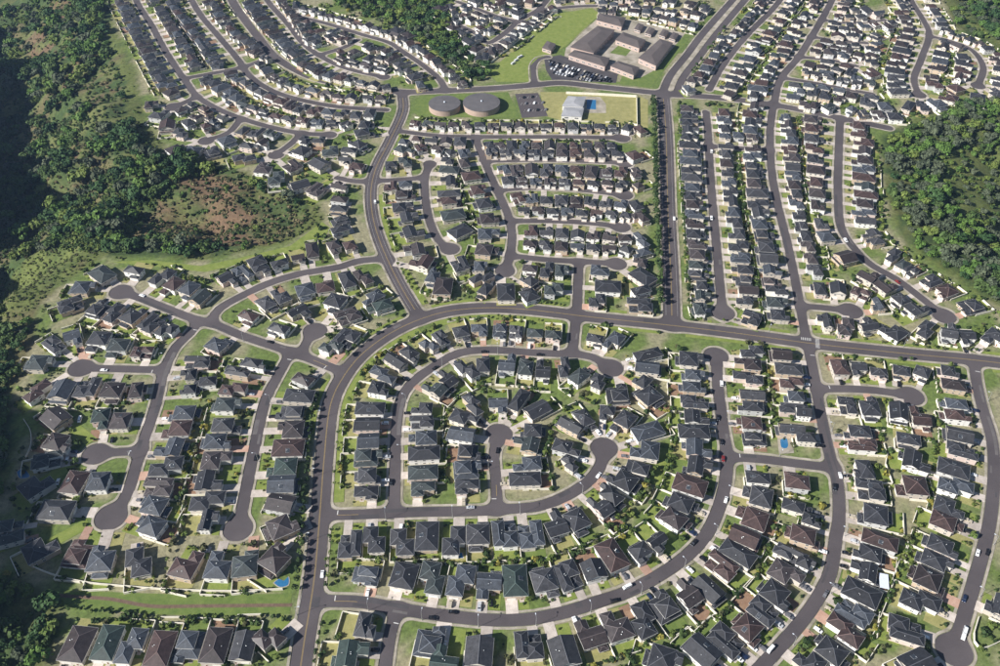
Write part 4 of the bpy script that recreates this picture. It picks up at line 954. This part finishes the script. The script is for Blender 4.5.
tree_row([(388, 225), (393, 250), (402, 272), (412, 290)], 6, 1.6, ['leaf light', 'leaf mid'], 'young tree on the strip east of the feeder road', 1, .9)
tree_row([(207, 350), (202, 400), (190, 450), (180, 500), (172, 545), (165, 588)], 5.5, 1.3, ['leaf yellow', 'leaf light', 'leaf olive'], 'yellow green hedge tree on the line between back gardens', .5, .9)
tree_row([(912, 545), (905, 580), (892, 620), (880, 655)], 5, 1.5, ['leaf mid', 'leaf olive', 'leaf light'], 'garden tree on the back boundary above the wide bulb end', .8, .9)
tree_row([(655, 470), (640, 495), (625, 512), (605, 530)], 5.5, 1.9, ['leaf yellow', 'leaf light', 'leaf mid'], 'leafy garden tree on the boundary behind the outer crescent', 1.0, .9)
tree_row([(785, 555), (770, 580), (757, 600), (745, 620), (720, 625)], 6.5, 2.0, ['leaf mid', 'leaf light', 'leaf olive'], 'leafy tree between gardens of the outer crescent and bending street', 1.3, .8)
tree_row([(60, 606), (130, 616), (200, 618), (285, 618)], 6.0, 1.6, ['leaf dark', 'leaf mid'], 'hedge tree above the bottom row of houses', .8, .9)
tree_row([(90, 575), (130, 580), (165, 584)], 5.5, 1.5, ['leaf mid', 'leaf light'], 'shrubby tree inside the wall of the grass strip', .8)
tree_row([(676, 68), (692, 46), (708, 26)], 9, 3.0, ['leaf mid', 'leaf dark'], 'tree on the central reservation of the far avenue', 1)
tree_row([(688, 84), (700, 62), (716, 42), (730, 22)], 8, 2.6, ['leaf mid', 'leaf dark'], 'tree on the outer verge of the far avenue', 1, .8)
print('row trees', NT[0])
for (X, Y, r, lab) in GTREE:
    m_ = rng.choice(['leaf dark', 'leaf mid', 'leaf mid', 'leaf light', 'leaf olive', 'leaf yellow'])
    if NT[0] < 300: tree(X, Y, r, r*2.0+.5, m_, {'leaf dark': 'dark ', 'leaf light': 'bright ', 'leaf mid': 'green ', 'leaf olive': 'olive ', 'leaf yellow': 'yellowish '}[m_]+lab, 'garden trees')
print('trees', NT[0])
tree_row([(683, 405), (678, 430), (672, 450), (668, 470)], 5, 2.0, ['leaf mid', 'leaf light'], 'leafy tree behind the crescent gardens', 1.5)
foliage_object('garden_shrubs', its, CR_S, GM, 'clipped and loose garden shrubs along the plots and fences', 'shrubs')

# ------------------------------------------------------------------ landmarks
def tank(u, v, d, hgt, label):
    x, y = gp(u, v, hgt)
    e = bpy.data.objects.new('water_tank', None); COL.objects.link(e); e.location = (x, y, 0); tag(e, label, 'water tank', 'water tanks')
    a = MB(); a.cyl(0, 0, -.1, hgt, d/2, d/2, 48, 0, False); link('tank_wall', a.mesh('tank_wall', ['tank wall']), e)
    b = MB(); b.cyl(0, 0, hgt, hgt+.5, d/2+.25, d/2+.2, 48, 0, False); b.cyl(0, 0, hgt+.5, hgt+1.2, d/2+.2, .4, 48); link('tank_roof', b.mesh('tank_roof', ['tank top']), e)
    c = MB(); c.cyl(0, 0, hgt+1.15, hgt+2.0, .7, .7, 10); c.cyl(0, 0, hgt+2.0, hgt+2.3, .9, .3, 10); link('roof_hatch', c.mesh('roof_hatch', ['white metal']), e)
patch('lawn', [(420, 95), (508, 92), (512, 100), (520, 118), (420, 117), (412, 112)], .03, 'lawn c')
tank(444.5, 103.5, 30, 5.6, 'smaller round water tank with pale wall and grey roof')
tank(481.5, 102.5, 35, 5.6, 'larger round water tank with pinkish wall and grey roof')
# school
patch('school_field', [(497, 82), (488, 72), (500, 62), (530, 36), (556, 14), (592, 8), (600, 14), (566, 46), (552, 54), (538, 58), (530, 66), (531, 82)], .03, 'lawn a')
patch('lawn', [(552, 80), (618, 84), (650, 88), (668, 66), (690, 38), (670, 42), (655, 68), (640, 76), (622, 76), (620, 82)], .035, 'lawn c')
patch('school_yard', [(566, 48), (602, 14), (688, 30), (655, 70), (640, 78), (618, 74), (564, 58)], .05, 'concrete')
patch('car_park', [(544, 58), (560, 55), (618, 74), (616, 83), (552, 80), (546, 70)], .055, 'asphalt new')
patch('lawn', [(619, 45), (631, 50), (626, 56), (610, 53)], .07, 'lawn c')
mat('pale roof', (.30, .30, .31), .7, var=.12, scale=.2)
def school(quad, hgt, label, hipz=2.2, rm='school roof', wm='school wall'):
    q = gpl(quad, hgt); c = np.mean(q, axis=0)
    e = bpy.data.objects.new('school_building', None); COL.objects.link(e); e.location = (c[0], c[1], 0); tag(e, label, 'school building', 'school buildings')
    L = [(p[0]-c[0], p[1]-c[1]) for p in q]
    area = sum(L[i][0]*L[(i+1) % 4][1]-L[(i+1) % 4][0]*L[i][1] for i in range(4))
    if area < 0: L = L[::-1]
    a = MB(); a.prism([(x*.96, y*.96) for x, y in L], -.1, hgt); link('wall', a.mesh('school_wall', [wm]), e)
    r = MB(); l0 = math.hypot(L[1][0]-L[0][0], L[1][1]-L[0][1]); l1 = math.hypot(L[2][0]-L[1][0], L[2][1]-L[1][1])
    if l0 < l1: L = L[1:]+L[:1]
    m0 = ((L[0][0]+L[3][0])/2, (L[0][1]+L[3][1])/2); m1 = ((L[1][0]+L[2][0])/2, (L[1][1]+L[2][1])/2)
    k = .22; r0 = (m0[0]+(m1[0]-m0[0])*k, m0[1]+(m1[1]-m0[1])*k, hgt+hipz); r1 = (m1[0]-(m1[0]-m0[0])*k, m1[1]-(m1[1]-m0[1])*k, hgt+hipz)
    C = [(x, y, hgt+.2) for x, y in L]
    r.poly([C[0], C[1], r1, r0]); r.poly([C[2], C[3], r0, r1]); r.poly([C[1], C[2], r1]); r.poly([C[3], C[0], r0]); r.poly([(x, y, hgt+.02) for x, y, z in C[::-1]])
    for i in range(4): j = (i+1) % 4; r.poly([(C[i][0], C[i][1], hgt+.02), (C[j][0], C[j][1], hgt+.02), C[j], C[i]])
    link('roof', r.mesh('school_roof', [rm]), e)
    for i in range(4):     # window bands
        a_, b_ = Vector((*L[i], 0))*.96, Vector((*L[(i+1) % 4], 0))*.96; d = b_-a_; n = max(2, int(d.length/7)); ang = math.atan2(d.y, d.x)
        for t in range(n):
            pnt = a_+d*((t+.5)/n); o = link('window', M_WIN, e, (pnt.x, pnt.y, min(2.2, hgt*.55)), ang); o.scale = (2.2, 1, 1.1)
school([(570, 47), (597.5, 26), (615, 30), (593.5, 53)], 6, 'long grey school hall beside the playing field')
school([(638, 58), (660, 39), (673, 43), (656, 66)], 6, 'long grey school hall beside the far avenue')
school([(596, 20), (600, 13.5), (626, 17.5), (622, 27)], 5, 'grey school block at the upper edge of the yard')
school([(615, 40), (623, 32), (646, 40), (639.5, 48.5)], 5, 'square grey school block in the middle of the yard')
school([(568, 55), (574.5, 50), (610, 58), (605.5, 67)], 5, 'low long school block above the car park')
school([(610, 66), (618, 61), (639.5, 67.5), (634, 75.5)], 5, 'low school block at the car park end')
for (u, v), t in zip([(639, 27), (650, 31), (664, 33), (674, 36)], ['first', 'second', 'third', 'fourth']):
    school([(u-5, v+2), (u-1, v-4), (u+5, v-2), (u+1, v+4)], 3.2, f'small portable classroom, {t} in the row from the upper block', 1.0)
school([(542, 48), (547, 41), (556, 44), (551, 51)], 4, 'small pavilion at the corner of the playing field', 1.4)
# recreation centre
patch('lawn', [(540, 92), (566, 92), (640, 96), (648, 100), (648, 128), (560, 120), (545, 116)], .03, 'lawn b')
patch('pool_deck', [(582, 96), (600, 97), (606, 104), (606, 113), (582, 113)], .05, 'concrete')
patch('car_park', [(515, 94), (538, 93), (548, 116), (522, 118)], .055, 'asphalt')
patch('playing_lawn', [(608, 99), (635, 100), (635, 125), (604, 118)], .045, 'lawn b')
school([(562, 106), (568, 96), (586, 97), (583, 107)], 5, 'pale roofed recreation centre beside the blue pool', 1.6, 'pale roof', 'wall white')
school([(561, 116), (564, 107), (584, 108), (582, 117)], 4, 'lower pale wing of the recreation centre', 1.2, 'pale roof', 'wall white')
def pool(name, pts, label, ring=1.15, z=.09):
    q = gpl(pts); c = np.mean(q, axis=0); q = smooth(q+[q[0]], 1.2)[:-1] if len(pts) > 4 else q
    e = bpy.data.objects.new(name, None); COL.objects.link(e); e.location = (c[0], c[1], 0); tag(e, label, 'pool')
    ar = sum(q[i][0]*q[(i+1) % len(q)][1]-q[(i+1) % len(q)][0]*q[i][1] for i in range(len(q)))
    if ar < 0: q = q[::-1]
    a = MB(); a.prism([((x-c[0])*ring, (y-c[1])*ring) for x, y in q], -.05, z+.03); link('coping', a.mesh('pool_coping', ['concrete']), e)
    b = MB(); b.prism([(x-c[0], y-c[1]) for x, y in q], .0, z+.06); link('water', b.mesh('pool_water', ['pool']), e)
pool('swimming_pool', [(587, 99.5), (596, 100), (596, 109.5), (586.5, 109)], 'bright blue swimming pool of the recreation centre')
pool('swimming_pool', [(274, 583), (279, 579), (284, 581), (288, 577), (288, 585), (280, 587)], 'kidney shaped garden pool beside the grass strip wall')
pool('swimming_pool', [(448, 553), (462, 553), (463, 558), (448, 559)], 'small rectangular garden pool behind the crescent houses')
pool('swimming_pool', [(780, 440), (786, 438), (788, 444), (787, 448), (782, 448)], 'freeform garden pool at the corner above the cross street')
pool('swimming_pool', [(17, 472), (22, 469), (27, 472), (29, 477), (20, 478)], 'deep blue round garden pool at the gulch edge')
patch('pool_deck', [(777, 436), (792, 434), (794, 453), (779, 454)], .1, 'concrete')
def patio(u, v, label):
    x, y = gp(u, v, 2.6); e = bpy.data.objects.new('patio_cover', None); COL.objects.link(e); e.location = (x, y, 0); e.rotation_euler = (0, 0, R_(-14)); tag(e, label, 'patio cover')
    a = MB(); a.box(-2.4, 2.4, -4.6, 4.6, 2.6, 2.72); link('roof_sheet', a.mesh('patio_roof', ['white metal']), e)
    b = MB(); b.box(-.08, .08, -.08, .08, -.05, 2.6); pm = b.mesh('patio_post', ['trim'])
    for sx in (-2.2, 2.2):
        for sy_ in (-4.3, 4.3): link('post', pm, e, (sx, sy_, 0))
patio(884, 581, 'long white patio roof behind a charcoal roofed house, bending street')
def wallline(pts, label, h=2.0, group=None):
    P = resample(smooth(gpl(pts)), step=5); mb = MB()
    for a, b in zip(P[:-1], P[1:]):
        za, zb = hz(*a), hz(*b); mb.beam((a[0], a[1], za-.1), (b[0], b[1], zb-.1), .3, h+.1)
    o = link('boundary_wall', mb.mesh('boundary_wall', ['masonry'])); tag(o, label, 'wall', group)
wallline([(566, 94), (600, 95.5), (636, 97.5)], 'white boundary wall behind the recreation centre pool', 2.6)
wallline([(636.5, 98), (637, 127)], 'white boundary wall down the side of the recreation lawn', 2.6)
wallline([(30, 566), (52, 575), (85, 583), (125, 587), (165, 590), (230, 592), (283, 590)], 'long pale wall above the grass strip with a dirt track', 1.8)
wallline([(160, 618), (180, 618)], 'short pale wall behind the bottom row of houses', 1.6)
wallline([(238, 616), (262, 615)], 'pale garden wall of the bottom row house near the main road', 1.6)
wallline([(24, 420), (31, 432), (31, 448), (26, 458)], 'curved pale wall at the gulch edge behind the lower left court', 1.4)
wallline([(978, 618), (973, 640), (978, 650), (992, 646), (1004, 640)], 'white garden wall on the corner beside the wide bulb end', 1.8)
wallline([(490, 64), (520, 40), (556, 12)], 'fence wall along the playing field edge', 1.8)
def verge(rid, off, w, a, b):
    P = resample(ROADS[rid]['p'], step=3.0); T = np.gradient(P, axis=0); T /= np.linalg.norm(T, axis=1)[:, None]; Nn = np.stack([-T[:, 1], T[:, 0]], 1); mb = MB()
    A = P+Nn*(off-w/2); B = P+Nn*(off+w/2); n = len(P)
    for i in range(int(n*a), int(n*b)-1):
        q = [A[i], A[i+1], B[i+1], B[i]]
        if all(sdf(*c) > 1.72 for c in q) and all(np.min((HX[:, 0]-c[0])**2+(HX[:, 1]-c[1])**2) > 49 for c in q):
            q = q if off*0+w > 0 else q[::-1]; mb.poly([(c[0], c[1], .105) for c in q])
    if mb.v: struct('grass_verge', mb, ['lawn a'])
verge('R', 5.5+1.75+3.2, 6.0, .45, .90); verge('R', 5.5+1.75+1.6, 3.0, .02, .45); verge('R', -(5.5+1.75+1.6), 3.0, .02, .78); verge('P', 4.75+1.75+2.6, 5.0, .2, .97)
patch('grass_verge', [(110, 262), (150, 260), (200, 266), (240, 258), (290, 246), (322, 222), (330, 228), (322, 242), (290, 254), (240, 264), (205, 272), (150, 266)], .02, 'lawn a')
# dirt track and grass strip at lower left
patch('grass_strip', [(60, 592), (110, 592), (165, 594), (292, 594), (290, 614), (200, 616), (130, 613), (62, 604)], .03, 'lawn c')
dt = MB(); ribbon(smooth(gpl([(50, 595), (80, 597), (110, 599), (150, 606), (200, 606), (292, 605)])), 0, 2.1, .06, dt)
struct('dirt_track', dt, ['dirt'])

# ------------------------------------------------------------------ cars
def car_mesh(kind):
    L, Wd = {'sedan': (4.6, 1.8), 'suv': (4.7, 1.9), 'pickup': (5.3, 1.95), 'van': (5.0, 2.0)}[kind]
    prof = {'sedan': [(-2.3, .35), (2.3, .35), (2.3, .75), (1.35, .88), (.55, 1.42), (-.85, 1.42), (-1.6, .95), (-2.3, .9)],
            'suv': [(-2.35, .4), (2.35, .4), (2.35, .95), (1.3, 1.05), (.7, 1.72), (-2.0, 1.72), (-2.35, 1.1)],
            'pickup': [(-2.65, .45), (2.65, .45), (2.65, 1.0), (1.5, 1.08), (.9, 1.75), (-.4, 1.75), (-.6, 1.08), (-2.65, 1.08)],
            'van': [(-2.5, .4), (2.5, .4), (2.5, 1.05), (2.0, 1.2), (1.3, 1.95), (-2.45, 1.95), (-2.5, 1.2)]}[kind]
    b = MB(); n = len(prof); h = Wd/2
    def yy(z): return h if z < 1.1 else h*.84
    for sgn in (-1, 1): b.poly([(x, sgn*yy(z), z) for x, z in (prof if sgn < 0 else prof[::-1])])
    for i in range(n):
        j = (i+1) % n; (x0, z0), (x1, z1) = prof[i], prof[j]
        b.poly([(x0, -yy(z0), z0), (x0, yy(z0), z0), (x1, yy(z1), z1), (x1, -yy(z1), z1)])
    g = MB(); top = max(z for x, z in prof)
    xs_ = [x for x, z in prof if z > top-.02]; xf, xr = max(xs_), min(xs_)
    g.poly([(xf+.62, -h*.80, 1.02), (xf+.62, h*.80, 1.02), (xf+.06, h*.74, top-.08), (xf+.06, -h*.74, top-.08)])
    for v in g.v[-4:]: pass
    g.v = [(x+.07, y, z+.05) for x, y, z in g.v]
    for sgn in (-1, 1): g.box(xr+.1, xf-.05, sgn*h*.87-.03, sgn*h*.87+.03, 1.05, top-.16)
    g.box(xr-.12, xr-.02, -h*.7, h*.7, 1.1, top-.12)
    w = MB()
    for k in range(12):
        pass
    ring = [(math.cos(2*math.pi*k/12)*.33, math.sin(2*math.pi*k/12)*.33) for k in range(12)]
    m = len(ring)
    w.v = [(x, -.11, z) for x, z in ring]+[(x, .11, z) for x, z in ring]
    w.f = [tuple(range(m)), tuple(range(2*m-1, m-1, -1))]+[(k, (k+1) % m, m+(k+1) % m, m+k)[::-1] for k in range(m)]; w.m = [0]*len(w.f)
    l = MB(); l.box(-.04, .04, -.22, .22, -.09, .09)
    return b.mesh(kind+'_body', ['car white']), g.mesh(kind+'_glass', ['glass']), w.mesh('wheel', ['tyre']), l.mesh('headlight', ['white metal']), L, Wd
CM = {k: car_mesh(k) for k in ('sedan', 'suv', 'pickup', 'van')}
seen_cars = []
def car(x, y, ang, colr, kind, label, group, parts=True, z=.02):
    for (a, b) in seen_cars:
        if (a-x)**2+(b-y)**2 < 9: return
    seen_cars.append((x, y))
    b, g, w, l, L, Wd = CM[kind]
    e = bpy.data.objects.new('car', None); COL.objects.link(e); e.location = (x, y, z); e.rotation_euler = (0, 0, ang); tag(e, label, 'car', group)
    o = link('body', b, e); setmat(o, 'car '+colr); link('window_glass', g, e)
    if parts:
        for sx in (-1, 1):
            for sy_ in (-1, 1): link('wheel', w, e, (sx*L*.31, sy_*(Wd/2-.08), .33))
        for sy_ in (-1, 1): link('headlight', l, e, (L/2, sy_*Wd*.34, .66))
OBS = "625,586,white,van 613,600,black,suv 692,543,black,sedan 771,650,white,van 753,648,white,sedan 739,659,white,suv 690,570,white,sedan 650,597,dark blue,sedan 452,610,black,sedan 436,617,black,sedan 491,603,black,sedan 826,593,grey,sedan 838,474,white,sedan 834,486,black,suv 727,498,white,sedan 964,596,dark blue,sedan 965,628,white,van 963,638,white,pickup 975,553,white,sedan 988,550,black,sedan 718,441,black,sedan 717,416,black,sedan 723,383,white,van 497,452,black,sedan 470,507,silver,sedan 393,481,black,sedan 405,379,black,suv 432,360,black,sedan 435,366,black,sedan 485,351,black,sedan 541,356,black,sedan 373,203,white,van 378,229,black,sedan 671,218,white,suv 710,152,white,van 710,219,white,pickup 847,240,white,suv 899,283,red,sedan 139,296,white,sedan 105,371,white,sedan 112,440,black,sedan 252,459,black,sedan 80,420,white,van 67,460,white,sedan 58,482,white,sedan 269,344,black,sedan 316,574,white,sedan 640,470,grey,sedan 597,476,white,sedan 578,476,silver,suv 727,460,red,sedan 818,630,white,sedan 829,609,beige,sedan"
ALLR = [(k, np.array(r['p'])) for k, r in ROADS.items()]
AA = np.concatenate([p for k, p in ALLR]); AI = np.concatenate([[i]*len(p) for i, (k, p) in enumerate(ALLR)]); AJ = np.concatenate([np.arange(len(p)) for k, p in ALLR])
RN = {'R': 'main road', 'P': 'feeder road', 'M': 'avenue', 'Q': 'tank road'}
def road_at(x, y):
    d = np.hypot(AA[:, 0]-x, AA[:, 1]-y); i = int(np.argmin(d)); k, P = ALLR[AI[i]]; j = int(AJ[i])
    t = P[min(j+1, len(P)-1)]-P[max(j-1, 0)]; t = t/np.linalg.norm(t); return k, P[j], t, float(d[i])
for w in OBS.split():
    pass
for w in [t.split(',') for t in OBS.replace('dark blue', 'dark_blue').split()]:
    x, y = gp(float(w[0]), float(w[1]), .6); k, q, t, d = road_at(x, y); ang = math.atan2(t[1], t[0]); c = w[2].replace('_', ' ')
    nm = ROADS[k]['name'] or RN.get(k, 'far street')
    onroad = d < ROADS[k]['w']/2+1.2
    if onroad:
        n_ = np.array([-t[1], t[0]]); sd = 1 if (np.array([x, y])-q)@n_ > 0 else -1
        o_ = ROADS[k]['w']/2-1.3; x, y = (q+n_*sd*o_); ang += 0 if sd < 0 else math.pi
        hh = min(houses, key=lambda h: (h['x']-x)**2+(h['y']-y)**2); r2 = ROADS[hh['st']]
        lab = f"{c} {w[3]} on the {nm} near the {hh['col']} {ORD[hh['n']]} {r2[hh['side']]}-side house" if r2['name'] else f"{c} {w[3]} standing on the {nm}"; z = .02
    else:
        hh = min(houses, key=lambda h: (h['x']-x)**2+(h['y']-y)**2); r2 = ROADS[hh['st']]
        ang += H; lab = f"{c} {w[3]} off the {nm} near the {hh['col']} {ORD[hh['n']]} {r2[hh['side']]}-side house"; z = .19
    car(x, y, ang, c, w[3], lab, 'cars of the estate', True, z)
for (p_, a_, nm, rc) in DRIVE_CARS[:130]:
    c = rng.choice(['white', 'white', 'silver', 'black', 'black', 'grey', 'dark blue', 'grey', 'beige', 'silver']); kd = rng.choice(['sedan', 'sedan', 'suv', 'pickup'])
    if sdf(*p_) < 1.5: continue
    car(p_[0], p_[1], a_+H, c, kd, f"{c} {kd} on the drive of the {rc}, {nm}", 'cars parked on driveways', True, .19)
# school car park rows
for r_, (a, b) in enumerate([((550, 62), (612, 80)), ((551, 65), (610, 82)), ((552, 69), (600, 81)), ((554, 73), (590, 81))]):
    for q in resample(gpl([a, b]), step=3.4):
        if rng.random() < .16: continue
        c = rng.choice(['white', 'silver', 'black', 'grey', 'dark blue', 'grey', 'beige', 'black', 'black']); car(q[0]+rng.uniform(-.2, .2), q[1], R_(62)+(r_ % 2)*math.pi, c, rng.choice(['sedan', 'suv']), f"{c} car in the school car park rows", 'cars in the school car park', False, .06)
for q in [(513, 64), (516, 61), (519, 58), (521, 57)]:
    x, y = gp(*q); car(x, y, R_(50), 'white', 'van', 'white van parked on the school playing field', 'vans on the playing field', False, .04)

pbm = MB()
def bay(a, b, L=4.6, ang=R_(75)):
    for i, q in enumerate(resample(gpl([a, b]), step=2.7)):
        d = np.array([math.cos(ang), math.sin(ang)])*L; n_ = np.array([-d[1], d[0]])/L*.07
        pbm.poly([(*(q-n_), .06), (*(q+n_), .06), (*(q+d+n_), .06), (*(q+d-n_), .06)])
        if i % 3 == 1 and rng.random() < .8:
            c = rng.choice(['white', 'silver', 'black', 'grey']); car(*(q+d*.5+np.array([1.35, 0])), ang, c, 'sedan', f"{c} sedan in the small car park between the tanks and the pool", 'cars in the pool car park', False, .06)
bay((519, 99), (536, 98)); bay((521, 105), (541, 104)); bay((524, 112), (544, 111))
struct('parking_bay_marking', pbm, ['paint white'])
# ------------------------------------------------------------------ street lamps
pb_ = MB(); pb_.cyl(0, 0, 0, 8.2, .13, .08, 8); pb_.cyl(0, 0, 0, .5, .25, .2, 8)
M_POLE = pb_.mesh('lamp_pole', ['metal']); ab = MB(); ab.beam((0, 0, 8.0), (1.9, 0, 8.5), .1, .1); M_ARM = ab.mesh('lamp_arm', ['metal'])
hb_ = MB(); hb_.box(1.7, 2.6, -.2, .2, 8.4, 8.6); hb_.box(1.8, 2.5, -.14, .14, 8.33, 8.4, 0); M_HEAD = hb_.mesh('lamp_head', ['white metal'])
for k, sd, step in (('K', -1, 30), ('H', -1, 36), ('V2s', 1, 38), ('I1', 1, 40), ('G', 1, 40), ('L1', 1, 42), ('L2', -1, 42), ('L3', 1, 42), ('R', -1, 45), ('X', 1, 34), ('C1', 1, 30)):
    P = resample(ROADS[k]['p'], step=step); T = np.gradient(P, axis=0); nm = ROADS[k]['name'] or RN[k]
    ln = 0
    for q, t in list(zip(P, T))[(1):-1]:
        t = t/np.linalg.norm(t); n_ = np.array([-t[1], t[0]])*sd; pos = q+n_*(ROADS[k]['w']/2+.7)
        if sdf(*pos) < .3 or sdf(*pos) > 2.0: continue
        u, v, _ = px(pos[0], pos[1])
        if not inframe(u, v, 0) or v < 330: continue
        e = bpy.data.objects.new('street_lamp', None); COL.objects.link(e); e.location = (pos[0], pos[1], .14); e.rotation_euler = (0, 0, math.atan2(-n_[1], -n_[0]))
        ln += 1
        tag(e, f"slender grey street lamp, {ORD[ln]} from the {ROADS[k]['start'] or 'wood end'} along the {nm}", 'street lamp', f'lamps along the {nm}')
        link('pole', M_POLE, e); link('arm', M_ARM, e); link('lamp_head', M_HEAD, e)
print('objects', len(bpy.data.objects))

# ------------------------------------------------------------------ air
zl = float(HG.min())-2; hb = MB(); hb.box(-4200, 4200, -1700, 6300, zl, float(max(HG.max(), CAM_H))+25)
hm = bpy.data.materials.new('haze'); hm.use_nodes = True; N = hm.node_tree.nodes; N.remove(N['Principled BSDF'])
pv = N.new('ShaderNodeVolumePrincipled'); pv.inputs['Color'].default_value = (.42, .62, 1.0, 1); pv.inputs['Density'].default_value = HAZE; pv.inputs['Anisotropy'].default_value = .2
hm.node_tree.links.new(pv.outputs[0], N['Material Output'].inputs['Volume']); MATS['haze'] = hm
ho = link('haze', hb.mesh('haze', ['haze'])); ho['kind'] = 'stuff'; tag(ho, 'pale blue haze filling the air over the estate', 'haze')
